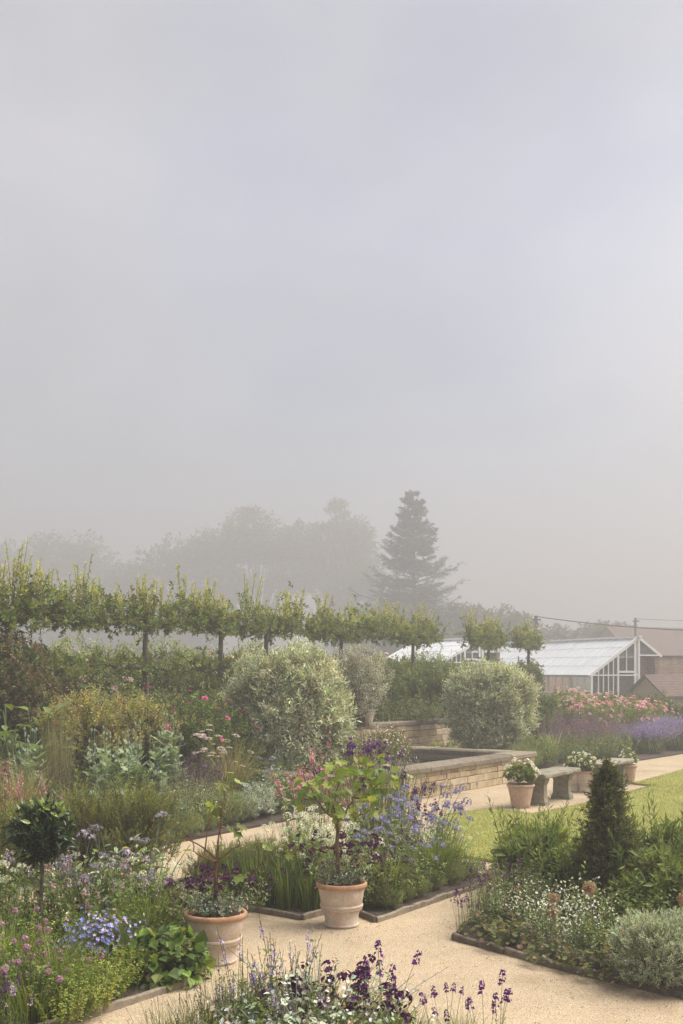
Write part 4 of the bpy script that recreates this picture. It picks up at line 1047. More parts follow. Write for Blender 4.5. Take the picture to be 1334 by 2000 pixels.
# ------------------------------------------------------------------ far trees
def broad_tree(rng, H, RX, RY, crown0, nclump, cr, lsize, cols, trunk_r, gap=0.55):
    """open crown of leaf clumps carried on limbs"""
    f, s = MB(), MB()
    d = unit(rng, nclump, -.45 if crown0 > 1 else -.9); rad = rng.uniform(gap, 1.0, nclump) * (1 + .18 * lowf(rng, d))
    zc, rz = (H + crown0) / 2, (H - crown0) / 2
    C = d * np.array([RX, RY, rz]) * rad[:, None] * .86 + np.array([0, 0, zc])
    fork = np.array([0, 0, crown0 * .75])
    t = np.linspace(0, 1, 6)[None, :, None]
    tubes(s, np.array([[[0, 0, -.3], [.1, 0, crown0 * .25], [.0, .1, crown0 * .5], fork]]), np.array([1.25, 1, .9, .8]) * trunk_r, 8, (0.09, 0.075, 0.06))
    k = min(nclump, 40); e = C[:k][:, None]; a0 = np.broadcast_to(fork, (k, 3))[:, None]
    mid = a0 + (e - a0) * np.array([.3, .3, .62]) + rng.normal(0, .05 * H, (k, 1, 3)) * .6
    tubes(s, (1 - t) ** 2 * a0 + 2 * t * (1 - t) * mid + t * t * e, np.linspace(.42, .06, 6) * trunk_r, 5, (0.09, 0.075, 0.06), cap=False)
    m = 46
    cd = unit(rng, nclump * m); c = np.repeat(C, m, 0)
    r2 = cr * rng.uniform(.5, 1.15, nclump)
    tip = c + cd * np.repeat(r2, m)[:, None] * (rng.uniform(.2, 1, (nclump * m, 1)) ** .6) * np.array([1.15, 1.15, .75])
    ln = cr * .38
    sd = norm(cd + np.array([0, 0, .35]) + rng.normal(0, .4, cd.shape))
    shoots(f, rng, tip - sd * ln, sd, ln, 6, lsize, lsize * .55, cols, 60, 'dia', b=.2)
    return f, s
def conifer(rng, H, R0, n=120):
    f, s = MB(), MB()
    tubes(s, np.array([[[0, 0, -.2], [0, 0, H * .3], [.05, 0, H * .65], [.0, 0, H * .99]]]), np.array([.32, .24, .13, .02]), 8, (0.08, 0.06, 0.05))
    z = H * (.05 + .93 * rng.uniform(0, 1, n) ** 1.05); a = rng.uniform(0, 6.28, n)
    prof = np.clip(1 - z / H, 0, 1)
    L = R0 * (prof ** .8) * rng.uniform(.62, 1.15, n) + .28
    big = (z < H * .72) & (rng.uniform(0, 1, n) < .2); L[big] *= 1.4; L[rng.uniform(0, 1, n) < .2] *= .65
    out = np.stack([np.cos(a), np.sin(a), 0 * a], 1); m = 7; t = np.linspace(0, 1, m)
    P = out[:, None] * (L[:, None] * t[None])[..., None]
    lift = rng.uniform(-.05, .35, n) + .25 * (1 - prof)
    P[..., 2] = z[:, None] + L[:, None] * (lift[:, None] * t[None] - .34 * t[None] ** 1.5 + .26 * t[None] ** 4)
    tubes(s, P, np.linspace(1, .2, m)[None] * (.014 * L + .012)[:, None], 4, (0.08, 0.06, 0.05), cap=False)
    k = 20; tt = rng.uniform(.12, 1, (n, k)); Q, T = pts_on(P, tt)
    X = norm(np.cross(T, np.array([0, 0, 1.0]))); sg = np.where(rng.uniform(0, 1, (n, k, 1)) < .5, -1, 1)
    sd = norm(T * .65 + X * sg * rng.uniform(.3, 1, (n, k, 1)) + np.array([0, 0, -.18]) + rng.normal(0, .18, T.shape))
    ln = (L[:, None] * .26 * (1.15 - .6 * tt) * rng.uniform(.6, 1.2, (n, k)) + .12)
    shoots(f, rng, Q.reshape(-1, 3), sd.reshape(-1, 3), ln.ravel(), 9, .32, .085, [(0.045, 0.06, 0.034), (0.055, 0.07, 0.04)], 38, 'dia', b=.2, t0=0, droop=.12)
    return f, s
rng = np.random.default_rng(21)
TREE_M = []
for (H, RX, RY, c0, nc, cr, ls, gap) in [(22, 8.0, 7.5, 5.0, 80, 2.3, .42, .55), (15, 6.5, 6.5, .3, 80, 2.1, .40, .5), (6.5, 3.4, 3.2, .8, 40, 1.15, .26, .4)]:
    f, s = broad_tree(rng, H, RX, RY, c0, nc, cr, ls, [(0.08, 0.095, 0.04), (0.10, 0.11, 0.05), (0.07, 0.08, 0.035)], H * .022, gap)
    TREE_M.append((f.mesh('crown', M_LEAF), s.mesh('trunk', M_BARK)))
def far_tree(kind_i, px, z, top, label, wid=1.0, rz=0.0, group='trees in the mist behind the garden'):
    H0 = (22, 15, 6.5)[kind_i]; x, y, _ = at(px, z)
    zb = max(float(hill_h(np.array([x]), np.array([y]))[0]), -.05)
    k = (hgt(top, z) - zb) / H0
    t = thing('tree', label, 'tree', (x, y, zb - .1), rz, group, (k * wid, k * wid, k))
    link('crown', TREE_M[kind_i][0], t); link('trunk', TREE_M[kind_i][1], t); return t
far_tree(0, 505, 205, 985, 'tall open oak with visible limbs, faint in the mist', 1.25, 0.6)
far_tree(1, 345, 205, 1032, 'rounded misty tree at the side of the tall open oak, away from the conifer', 1.0, 1.3)
far_tree(0, 655, 205, 975, 'very faint tall tree behind the gap between oak and conifer', .9, 3.0)
far_tree(1, 25, 225, 1052, 'faint grey tree behind the thickest end of the pear row', 1.1, 4.0)
far_tree(1, 140, 235, 1032, 'palest broad tree, almost lost in the mist above the pear row', 1.3, 5.0)
far_tree(1, 235, 210, 1095, 'low grey tree beside the rounded misty tree', 1.0, 0.3)
far_tree(1, 695, 185, 1085, 'misty tree close beside the pointed conifer', .8, 1.1)
for px, z, top, w, lb in [(930, 120, 1168, 1.2, 'low rounded tree in the mist beside the foot of the conifer'), (1012, 115, 1186, .8, 'small rounded tree in the mist beside the telegraph pole'),
                         (1140, 115, 1205, 1.7, 'broad misty bush behind the glasshouse ridge'), (880, 130, 1185, 1.5, 'wide misty bush just behind the conifer'),
                         (770, 118, 1168, 1.4, 'misty bush in front of the conifer trunk')]:
    far_tree(2, px, z, top, lb, w, px * .7)
f, s = conifer(np.random.default_rng(8), 21.3, 6.9, 340)
x, y, _ = at(808, 120)
t = thing('conifer_tree', 'pointed dark conifer with tiered drooping branches standing in mist', 'tree', (x, y, -.05), .4)
part('crown', f, M_LEAF, t); part('trunk', s, M_BARK, t)

# ------------------------------------------------------------------ glasshouses
def glasshouse(label, c, base, length, rows, ax=(-.35, .937), h_front=1.75, h_ridge=3.42, w_ridge=2.48, w=3.63, h_back=2.65, door=True, bay=0.62):
    """three-quarter span glasshouse; c front corner of the gable, ax long axis"""
    d = np.array(ax) / np.linalg.norm(ax); e = np.array([d[1], -d[0]])
    g = thing('glasshouse', label, 'glasshouse', (c[0], c[1], base), math.atan2(d[1], d[0]) - math.pi / 2)
    # local frame: y along the house, x across the gable (front eave at 0)
    F = MB(); W = 0.07
    fr = np.array([0, 0, h_front]); rd = np.array([w_ridge, 0, h_ridge]); bk = np.array([w, 0, h_back]); Y = np.array([0, 1.0, 0])
    for yy in (0, length):
        o = Y * yy; F = MB()
        bar(F, o, o + fr, .1, .1, up=(0, 1, 0)); bar(F, o + rd * [1, 1, 0], o + rd, .09, .09, up=(0, 1, 0))
        bar(F, o + fr + [-.12, 0, -.06], o + rd + [0, 0, .03], .06, .13, up=(-.5, 0, .8)); bar(F, o + rd + [0, 0, .03], o + bk + [.1, 0, -.05], .06, .12, up=(.5, 0, .8))
        bar(F, o + [.05, 0, h_front], o + [w_ridge, 0, h_front], .06, .07, up=(0, 1, 0))
        bar(F, o + [w_ridge, 0, h_back], o + [w, 0, h_back], .06, .07, up=(0, 1, 0))
        part('gable_frame', F, M_WHITE, g)
    B = MB(); bar(B, rd + [0, -.15, .07], rd + Y * (length + .15) + [0, 0, .07], .16, .07); part('ridge', B, M_WHITE, g)
    B = MB(); bar(B, fr + [-.10, -.05, -.05], fr + Y * length + [-.10, .05, -.05], .10, .09); part('gutter', B, mat_plain('zinc_' + str(len(MATS)), (0.35, 0.36, 0.36), .5), g)
    # roof: rafters and panes
    nb = max(2, round(length / bay)); step = length / nb; up = norm(np.array([-(h_ridge - h_front), 0, w_ridge]))
    sl = (rd - fr)
    for i in range(1, nb):
        B = MB(); bar(B, fr + Y * i * step + up * .016, rd + Y * i * step + up * .016, .034, .016, up=up); part('rafter', B, M_WHITE, g)
    pane_cache = {}
    cuts = np.linspace(0, 1, rows + 1)
    for i in range(nb):
        for j in range(rows):
            if j not in pane_cache:
                a, b = fr + sl * cuts[j], fr + sl * (cuts[j + 1] + (.012 if j < rows - 1 else 0))
                lift = up * .012
                v = np.array([a + Y * .006 + lift, a + Y * (step - .006) + lift, b + Y * (step - .006), b + Y * .006])
                v = np.vstack([v, v - up * .006])
                mb = MB().add(v - a, [np.array([[0, 1, 2, 3], [7, 6, 5, 4], [0, 4, 5, 1], [1, 5, 6, 2], [2, 6, 7, 3], [3, 7, 4, 0]])], (1, 1, 1))
                pane_cache[j] = (mb.mesh('roof_pane', M_ROOFGLASS), a)
            me, a = pane_cache[j]
            link('roof_pane', me, g, tuple(a + Y * i * step))
    # back slope as panes
    slb = bk - rd; upb = norm(np.array([slb[2] * -1, 0, slb[0]]))
    for i in range(nb):
        v = np.array([rd, rd + Y * (step - .02), bk + Y * (step - .02), bk]); v = np.vstack([v, v - upb * .006])
        if i == 0: meb = MB().add(v, [np.array([[0, 1, 2, 3], [7, 6, 5, 4], [0, 4, 5, 1], [1, 5, 6, 2], [2, 6, 7, 3], [3, 7, 4, 0]])], (1, 1, 1)).mesh('roof_pane', M_ROOFGLASS)
        link('roof_pane', meb, g, tuple(Y * i * step))
    # front wall: brick plinth, mullions, panes
    B = MB(); box(B, (0.06, length / 2, .3), (.2, length - .12, .6)); part('plinth', B, M_BRICK, g)
    mp = MB().add(np.array([[.05, .03, .64], [.05, step - .03, .64], [.05, step - .03, h_front - .08], [.05, .03, h_front - .08]]), [np.arange(4)], (1, 1, 1)).mesh('window_pane', M_GLASS)
    for i in range(nb):
        if i: B = MB(); bar(B, (0.05, i * step, .6), (0.05, i * step, h_front - .05), .045 if i % 3 else .12, .05, up=(0, 1, 0)); part('mullion', B, M_WHITE, g)
        link('window_pane', mp, g, (0, i * step, 0))
    # gable: mullions between ground and roof line, door, panes
    dx0, dx1 = w_ridge * .56, w_ridge * .92
    xs = [.1, .36, .62, .88, 1.14, dx0, dx0 + .45 if False else dx1, w_ridge]
    roofz = lambda x: h_front + (h_ridge - h_front) * x / w_ridge if x <= w_ridge else h_ridge + (h_back - h_ridge) * (x - w_ridge) / (w - w_ridge)
    for x_ in xs[1:-1]:
        B = MB(); bar(B, (x_, 0, 0.02), (x_, 0, roofz(x_) - .03), .085 if x_ in (dx0, dx1) else .04, .06, up=(0, 1, 0)); part('mullion', B, M_WHITE, g)
    for xm in ((dx0 + dx1) / 2, (dx1 + w_ridge) / 2):
        B = MB(); bar(B, (xm, 0, h_front + .18 if xm < dx1 else .3), (xm, 0, roofz(xm) - .03), .035, .05, up=(0, 1, 0)); part('mullion', B, M_WHITE, g)
    B = MB(); bar(B, (dx0, -.01, h_front + .15), (dx1, -.01, h_front + .15), .06, .09); part('door_head', B, M_WHITE, g)
    B = MB(); bar(B, (.1, 0, .5), (dx0 - .05, 0, .5), .05, .06); part('sill', B, M_WHITE, g)
    for x0_, x1_ in zip(xs[:-1], xs[1:]):
        lo = h_front + .2 if x0_ == dx0 else (.53 if x1_ <= dx0 else .1)
        B = MB().add(np.array([[x0_ + .02, .02, lo], [x1_ - .02, .02, lo], [x1_ - .02, .02, roofz(x1_) - .05], [x0_ + .02, .02, roofz(x0_) - .05]]), [np.arange(4)], (1, 1, 1)); part('window_pane', B, M_GLASS, g)
    B = MB().add(np.array([[w_ridge + .05, .02, h_back + .03], [w - .1, .02, h_back + .03], [w_ridge + .05, .02, h_ridge - .08]]), [np.arange(3)], (1, 1, 1)); part('window_pane', B, M_GLASS, g)
    dr = MB(); box(dr, ((dx0 + dx1) / 2, .03, .35), (dx1 - dx0 - .1, .04, .66)); dd = part('door', dr, M_WHITE, g)
    B = MB().add(np.array([[dx0 + .06, .04, .72], [dx1 - .06, .04, .72], [dx1 - .06, .04, h_front + .08], [dx0 + .06, .04, h_front + .08]]), [np.arange(4)], (1, 1, 1)); part('door_pane', B, M_GLASS, dd)
    # back wall of brick and floor
    B = MB(); box(B, (w - .12, length / 2, h_back / 2 - .05), (.22, length - .1, h_back - .1)); part('back_wall', B, M_BRICK, g)
    B = MB(); box(B, (w / 2, length / 2, .01), (w - .3, length - .3, .04)); part('floor', B, M_SOIL, g)
    return g
glasshouse('white lean-to glasshouse with a long limewashed roof and glazed gable end, by the brick wall', at(1155, 50)[:2], 0.0, 15.0, 4)
glasshouse('partly hidden white glasshouse behind the pear trees above the pond', at(862, 52)[:2], 0.83, 5.0, 4, ax=(-.55, .83), h_front=1.5, h_ridge=2.6, h_back=2.1)

# ------------------------------------------------------------------ brick wall, outhouse and barn on the far side
def brick_thing(name, label, cat, c, ang, parts_):
    t = thing(name, label, cat, (c[0], c[1], -.05), ang)
    for nm, mat, fn in parts_:
        mb = MB(); fn(mb); o = part(nm, mb, mat, t)
    return t
c = at(1250, 51.6)[:2]
def bw(mb):
    v = np.array([[0, 0, 0], [14, 0, 0], [14, 0, 2.62], [0, 0, 2.62]]); box(mb, (7, .17, 1.31), (14, .34, 2.62))
M_BRICKV = mat_brick('garden_brick', (0.40, 0.27, 0.18), (0.30, 0.19, 0.125), (0.40, 0.35, 0.28), 0.225, 0.075, 0.011)
for m_ in (M_BRICK, M_BRICKV, M_ROOF):     # brick pattern on upright faces: x+y runs along, z runs up
    n_, l_ = m_.node_tree.nodes, m_.node_tree.links
    bt = next(q for q in n_ if q.type == 'TEX_BRICK'); src = bt.inputs['Vector'].links[0].from_socket
    sx = n_.new('ShaderNodeSeparateXYZ'); cb = n_.new('ShaderNodeCombineXYZ'); ad = n_.new('ShaderNodeMath')
    l_.new(src, sx.inputs[0]); l_.new(sx.outputs['X'], ad.inputs[0]); l_.new(sx.outputs['Y'], ad.inputs[1])
    l_.new(ad.outputs[0], cb.inputs['X']); l_.new(sx.outputs['Z'], cb.inputs['Y']); l_.new(cb.outputs[0], bt.inputs['Vector'])
brick_thing('brick_wall', 'old brick garden wall joining the gable of the lean-to glasshouse', 'wall', c, .36,
            [('masonry', M_BRICKV, bw), ('coping', M_ROOF, lambda mb: box(mb, (7, .17, 2.66), (14.04, .44, .08)))])
# low outhouse with a tiled roof in front of the wall
c = at(1300, 47)[:2]
def gable_prism(mb, x0, x1, y0, y1, h0, h1, over=.15):
    ym = (y0 + y1) / 2; th = .09
    for sg, ya in ((1, y0 - over), (-1, y1 + over)):
        dz = (h1 - h0) / (ym - y0); za = h0 - dz * over
        v = np.array([[x0 - over, ya, za], [x1 + over, ya, za], [x1 + over, ym, h1], [x0 - over, ym, h1]])
        v = np.vstack([v, v + np.array([0, 0, th])])
        mb.add(v, [np.array([[0, 3, 2, 1], [4, 5, 6, 7], [0, 1, 5, 4], [2, 3, 7, 6], [1, 2, 6, 5], [3, 0, 4, 7]])], (1, 1, 1))
def wall_gable(mb, x0, x1, y0, y1, h0, h1):
    ym = (y0 + y1) / 2
    v = np.array([[x, y, z] for x in (x0, x1) for (y, z) in ((y0, 0), (y1, 0), (y1, h0), (ym, h1), (y0, h0))])
    mb.add(v, [np.array([[0, 4, 3, 2, 1], [5, 6, 7, 8, 9]]), np.array([[0, 5, 9, 4], [1, 2, 7, 6]])], (1, 1, 1))
brick_thing('outhouse', 'low stone outhouse with a dark tiled roof in front of the brick wall', 'building', c, .36,
            [('wall', M_HONEY, lambda mb: wall_gable(mb, 0, 6, 0, 2.6, .95, 1.75)), ('roof', M_ROOF, lambda mb: gable_prism(mb, 0, 6, 0, 2.6, .95, 1.75))])
c = at(1246, 100)[:2]
brick_thing('barn', 'misty barn with a long brown tiled roof rising behind the brick wall', 'building', c, .36,
            [('wall', M_BRICK, lambda mb: wall_gable(mb, 0, 24, 0, 9.5, 2.9, 6.0)), ('roof', M_ROOF, lambda mb: gable_prism(mb, 0, 24, 0, 9.5, 2.9, 6.0))])
# telegraph poles and cable
def pole(px, z, top, label):
    x, y, _ = at(px, z); h = hgt(top, z)
    t = thing('telegraph_pole', label, 'pole', (x, y, -.05))
    mb = MB(); tubes(mb, np.array([[[0, 0, 0], [0, 0, h * .5], [0, 0, h]]]), np.array([.13, .115, .1]), 8, (1, 1, 1)); part('post', mb, M_POLE, t)
    mb = MB(); box(mb, (0, -.12, h - .25), (.55, .09, .1)); part('crossarm', mb, M_POLE, t)
    for q in (-.2, .2):
        mb = MB(); lathe(mb, [(0, h - .2), (.035, h - .2), (.045, h - .13), (.02, h - .08), (0, h - .07)], 8, (1, 1, 1), (q, -.12, 0)); part('insulator', mb, M_WHITE, t)
    return np.array([x, y - .12, h - .1])
pa_ = pole(1047, 70, 1201, 'wooden telegraph pole rising behind the end of the pear row')
pb_ = pole(1241, 92, 1206, 'wooden telegraph pole rising behind the barn roof')
def cable(label, a, b, sag, r=.02):
    t = np.linspace(0, 1, 16)[:, None]; p = a * (1 - t) + b * t; p[:, 2] -= (sag * 4 * t * (1 - t))[:, 0]
    mb = MB(); tubes(mb, p[None], np.full(16, r), 4, (1, 1, 1)); o = part('cable', mb, M_POLE); tag(o, label, 'cable')
cable('thick dark cable slung from the pole by the pear row over the barn', pa_, np.array([at(1500, 48)[0], 48, hgt(1236, 48)]), .2, .028)
cable('thin cable running away from the pole behind the barn', pb_, np.array([at(1560, 88)[0], 88, hgt(1212, 88)]), .15, .02)
cable('thin cable dropping from the pole by the pear row towards the glasshouse', pa_ - [0, 0, .1], np.array([at(1150, 66)[0], 66, 3.3]), .25, .014)

# ------------------------------------------------------------------ espaliered pears
def espalier(s_, al, ar, label, top=3.85, dens=1.0, seed=0, base=TERR - .02):
    rng = np.random.default_rng(300 + seed)
    o = np.array([-3.3, 19.0]); d = np.array([.485, .874]); p = o + d * s_
    t = thing('pear_tree', label, 'tree', (p[0], p[1], base), math.atan2(d[1], d[0]), 'espaliered pear trees in a row')
    f, s = MB(), MB(); za = 2.72 - base; H = top - base
    tubes(s, np.array([[[0, 0, 0], [.03, .02, za * .4], [-.02, 0, za * .8], [0, 0, za + .1]]]), np.array([.06, .05, .045, .04]), 7, (0.13, 0.11, 0.085))
    arms = []
    for sg, ln in ((-1, al), (1, ar)):
        for zz, k, w in ((za, ln, 1.0), (za * .62, ln * .85, .5), (za * .3, ln * .6, .35)):
            m = 9; q = np.linspace(0, 1, m); pth = np.stack([sg * k * q, rng.normal(0, .025, m), zz + .06 * np.sin(q * 7 + rng.uniform(0, 6)) * q + rng.normal(0, .012, m)], 1); pth[0] = [0, 0, zz - .12]
            tubes(s, pth[None], np.linspace(.036, .016, m), 6, (0.12, 0.10, 0.08)); arms.append((pth, w, k))
    for pth, w, k in arms:
        if w == 1.0:
            n = int(k * 38 * dens); u = rng.uniform(0.0, 1, n); P, T = pts_on(pth[None], u[None]); P = P[0]
            sd = norm(np.stack([rng.normal(0, .16, n), rng.normal(0, .2, n), np.ones(n)], 1))
            ln = (H - za) * rng.uniform(.4, 1.0, n) * (.74 + .2 * np.sin(P[:, 0] * (3.1 + .7 * (seed % 3)) + seed) + .14 * np.sin(P[:, 0] * 9.3 + 2 * seed))
            shoots(f, rng, P, sd, ln, 24, .078, .045, G_OLIVE + G_FRESH, 62, 'dia', (0.50, 0.47, 0.13), .65, stem=s, stem_r=.006, b=.2, t0=.04, stem_col=(0.11, 0.10, 0.05))
            n = int(k * 150 * dens); u = rng.uniform(0, 1, n); P, T = pts_on(pth[None], u[None]); P = P[0] + np.stack([rng.normal(0, .08, n), rng.normal(0, .15, n), np.abs(rng.normal(.0, .28, n)) - .1], 1)
        else:
            n = int(k * 85 * dens * w * 2); u = rng.uniform(0, 1, n); P, T = pts_on(pth[None], u[None]); P = P[0] + rng.normal(0, .1, (n, 3))
        sd = norm(rng.normal(0, .6, (n, 3)) + np.array([0, 0, .35]))
        shoots(f, rng, P, sd, .15, 9, .068, .04, G_MID + G_OLIVE[1:2], 62, 'dia', (0.2, 0.21, 0.06), .3, b=.25, stem=s, stem_r=.003, stem_col=(0.1, 0.085, 0.06))
    part('crown', f, M_LEAF, t); part('trunk', s, M_BARK, t)
espalier(-3.1, 2.2, 1.55, 'espaliered pear with the thickest tallest crown, over the bronze shrub', 3.98, 1.15, 1)
espalier(0.0, 1.6, 1.1, 'espaliered pear with a bare pale trunk above the golden shrubs', 3.85, .8, 2)
espalier(2.2, 1.05, .75, 'espaliered pear between the bare trunked pear and the large silver dome', 3.72, 1.05, 3)
espalier(3.75, .75, 1.4, 'espaliered pear directly behind the large silver dome shrub', 3.78, .8, 4)
espalier(6.8, 1.5, 1.7, 'espaliered pear behind the loose grey shrub', 3.62, 1.05, 5)
espalier(10.5, 1.9, 1.5, 'espaliered pear with a straight dark trunk in front of the hidden glasshouse', 3.72, .85, 6)
espalier(15.6, 1.55, 1.1, 'espaliered pear with a mushroom shaped crown behind the pondside dome', 3.75, 1.0, 7)
espalier(19.0, 1.2, .85, 'espaliered pear ending the row beside the long glasshouse roof', 3.7, 1.0, 8)

# ------------------------------------------------------------------ pots
def pot(label, pos, R0, H, style=0, group=None, pale=False):
    t = thing('terracotta_pot', label, 'pot', (pos[0], pos[1], pos[2] if len(pos) > 2 else 0.0), 0.7 * pos[0], group)
    b = .64 * R0; prof = []
    if style == 0:      # banded, heavy rolled rim
        prof = [(b * .9, 0), (b, .008), (b * 1.04, .022), (b * 1.0, .04), (b * 1.06, H * .28), (b * 1.2, H * .42), (b * 1.2, H * .47)]
        body = prof + [(b * 1.25, H * .5), (R0 * .90, H * .86), (R0 * .9, H * .9)]
        bands = [(b * 1.2, H * .425, .017), (b * 1.265, H * .475, .014), (R0 * .885, H * .835, .009), (b * 1.0, .016, .015)]
    else:
        body = [(b * .94, 0), (b, .006), (b * 1.07, H * .2), (b * 1.22, H * .5), (R0 * .9, H * .84), (R0 * .9, H * .88)]
        bands = [(b * 1.135, H * .34, .007), (b * 1.15, H * .37, .005)]
    MT = M_TERRA2 if style and not pale else M_TERRA
    mb = MB(); lathe(mb, [(0, .001)] + body, 48); part('body', mb, MT, t, True)
    for r_, z_, th in bands:
        mb = MB(); a = np.linspace(-1.57, 1.57, 7); lathe(mb, [(r_ - .004 + th * .8 * math.cos(q), z_ + th * math.sin(q)) for q in a], 48); part('band', mb, MT, t, True)
    rh = .1 * H; mb = MB()
    lathe(mb, [(R0 * .89, H - rh * 1.15), (R0 * .97, H - rh * 1.1), (R0 * 1.0, H - rh * .7), (R0 * 1.0, H - rh * .25), (R0 * .97, H), (R0 * .92, H + .002), (R0 * .87, H - .01), (R0 * .85, H - .05), (R0 * .8, H * .6)], 48)
    part('rim', mb, MT if pale or style else M_RIM, t, True)
    mb = MB(); lathe(mb, [(R0 * .86, H - .035), (R0 * .5, H - .022), (0, H - .02)], 24); part('soil', mb, M_SOIL, t, True)
    return t
POT_A = at(421, 7.55); POT_B = at(667, 8.62)
pot('weathered banded terracotta pot holding the sparse fig with red stems', POT_A, .212, .335, 0)
pot('weathered banded terracotta pot holding the fuller green fig', POT_B, .197, .335, 0)
BP = [gp(1017, 1577), gp(1121, 1546), gp(1142, 1547), gp(1228, 1531)]
pot('plain terracotta pot with white flowers in front of the bench nearest the pond wall', BP[0], .2, .335, 1)
pot('narrow terracotta pot wedged between the two stone benches, nearest the pond-end bench', BP[1], .132, .33, 0)
pot('wide banded terracotta pot between the two stone benches', BP[2], .148, .345, 0)
pot('plain terracotta pot at the far end of the bench row, by the lavender', BP[3], .145, .33, 1)
TP = at(716, 22.5, TERR + .03); pot('pale pot standing on the coping of the terrace wall', TP, .18, .27, 1, pale=True)

# ------------------------------------------------------------------ stone benches
def bench(label, a, b):
    """a, b: centres of the two legs on the ground"""
    a, b = np.array(a[:2]), np.array(b[:2]); d = norm(b - a); ang = math.atan2(d[1], d[0]); c = (a + b) / 2; L = np.linalg.norm(b - a)
    t = thing('stone_bench', label, 'bench', (c[0], c[1], 0), ang)
    Ls = L + .46; rng = np.random.default_rng(int(abs(c[0]) * 100)); mb = MB(); n = 8; v = []
    for i in range(n + 1):
        x_ = -Ls / 2 + Ls * i / n
        for y_, z_ in ((-.2, .40), (-.215, .415), (-.215, .45), (-.195, .465), (.195, .465), (.215, .45), (.215, .415), (.2, .40)):
            v.append([x_ + rng.uniform(-.004, .004), y_ + rng.uniform(-.007, .007), z_ + rng.uniform(-.005, .005)])
    f = [[i * 8 + j, i * 8 + 8 + j, i * 8 + 8 + (j + 1) % 8, i * 8 + (j + 1) % 8] for i in range(n) for j in range(8)]
    mb.add(np.array(v), [np.array(f), np.array([[7, 6, 5, 4, 3, 2, 1, 0], [n * 8 + j for j in range(8)]])], (1, 1, 1)); part('seat', mb, M_GREYSTONE, t)
    for sg in (-1, 1):
        mb = MB(); v = []
        pr = [(0, .30, .115), (.05, .30, .115), (.075, .27, .095), (.11, .245, .085), (.29, .245, .085), (.33, .275, .10), (.355, .30, .115), (.398, .30, .115)]
        for z_, wy, wx in pr:
            for sx, sy in ((-1, -1), (1, -1), (1, 1), (-1, 1)): v.append([sx * wx * .72 + rng.uniform(-.003, .003), sy * wy / 2 + rng.uniform(-.003, .003), z_])
        f = [[i * 4 + j, i * 4 + (j + 1) % 4, i * 4 + 4 + (j + 1) % 4, i * 4 + 4 + j] for i in range(len(pr) - 1) for j in range(4)]
        mb.add(np.array(v), [np.array(f), np.array([[3, 2, 1, 0], [28, 29, 30, 31]])], (1, 1, 1)); part('leg', mb, M_GREYSTONE, t, loc=(sg * L / 2, 0, 0))
bench('weathered stone bench standing behind the plain pot nearest the pond wall', gp(1050, 1572), gp(1098, 1560))
bench('weathered stone bench partly hidden by the tip of the yew cone', gp(1165, 1546), gp(1206, 1536))

# ------------------------------------------------------------------ figs in the two foreground pots
def branch_path(a, b, rng, bend=.08, m=6):
    a, b = np.asarray(a, float), np.asarray(b, float); t = np.linspace(0, 1, m)[:, None]
    return a + (b - a) * t + (rng.normal(0, bend, 3) * np.linalg.norm(b - a)) * (4 * t * (1 - t)) + np.r_[np.zeros((1, 3)), rng.normal(0, .006, (m - 2, 3)), np.zeros((1, 3))]
def fig(label, pos, limbs, trunk, leafcol, leafL, per, seed, top_bias=.5):
    rng = np.random.default_rng(seed); t = thing('fig_tree', label, 'tree', (pos[0], pos[1], .30), 0)
    s = MB(); tr = np.asarray(trunk, float); tubes(s, tr[None], np.linspace(.018, .013, len(tr)), 7, FIGBARK)
    trunk_o = part('trunk', s, M_BARK, t)
    ms = []
    for i in range(4):
        mb = MB(); leaves(mb, np.zeros((1, 3)), np.array([[0, 0, 1.0]]), np.array([[0, 1.0, .25]]), leafL, leafL * (.85 + .1 * i), jitcol(rng, leafcol, 1, .12), 'lobe'); ms.append(mb.mesh('leaf', M_LEAF))
    for (a, b, r0, nl) in limbs:
        pth = branch_path(a, b, rng); mb = MB(); tubes(mb, pth[None], np.linspace(r0, r0 * .45, len(pth)), 6, (0.17, 0.085, 0.05)); bo = part('branch', mb, M_BARK, t)
        for k in range(int(nl * 1.35)):
            u = 1 - (rng.uniform(0, 1) ** 1.6) * (1 - top_bias); q = pth[min(int(u * 5), 5)] + rng.normal(0, .012, 3)
            dr = norm(rng.normal(0, .7, 3) + np.array([0, -.15, .15])); e = q + dr * rng.uniform(.03, .075) + [0, 0, .01]
            sp = MB(); tubes(sp, np.stack([q, (q + e) / 2 + [0, 0, .008], e])[None], np.array([.002, .0016, .0014]), 4, (0.24, 0.24, 0.07)); part('leaf_stalk', sp, M_STEM, t)
            lo = link('leaf', ms[rng.integers(0, 4)], t, tuple(e)); dd = norm(dr + np.array([0, 0, -.45]) + rng.normal(0, .25, 3))
            lo.rotation_euler = (Vector(dd).to_track_quat('Z', 'Y') @ Quaternion((0, 0, 1), rng.uniform(-1, 1))).to_euler(); lo.scale = (rng.uniform(.6, 1.2),) * 3
    return t
FL = [(0.20, 0.26, 0.042), (0.15, 0.215, 0.036), (0.26, 0.31, 0.06), (0.12, 0.18, 0.032)]
kx = 8.62 / 2200
F = lambda px, py, dy=0.0: np.array([(px - 667) * kx, dy, hgt(py, 8.62) - .30])
fork = F(657, 1598)
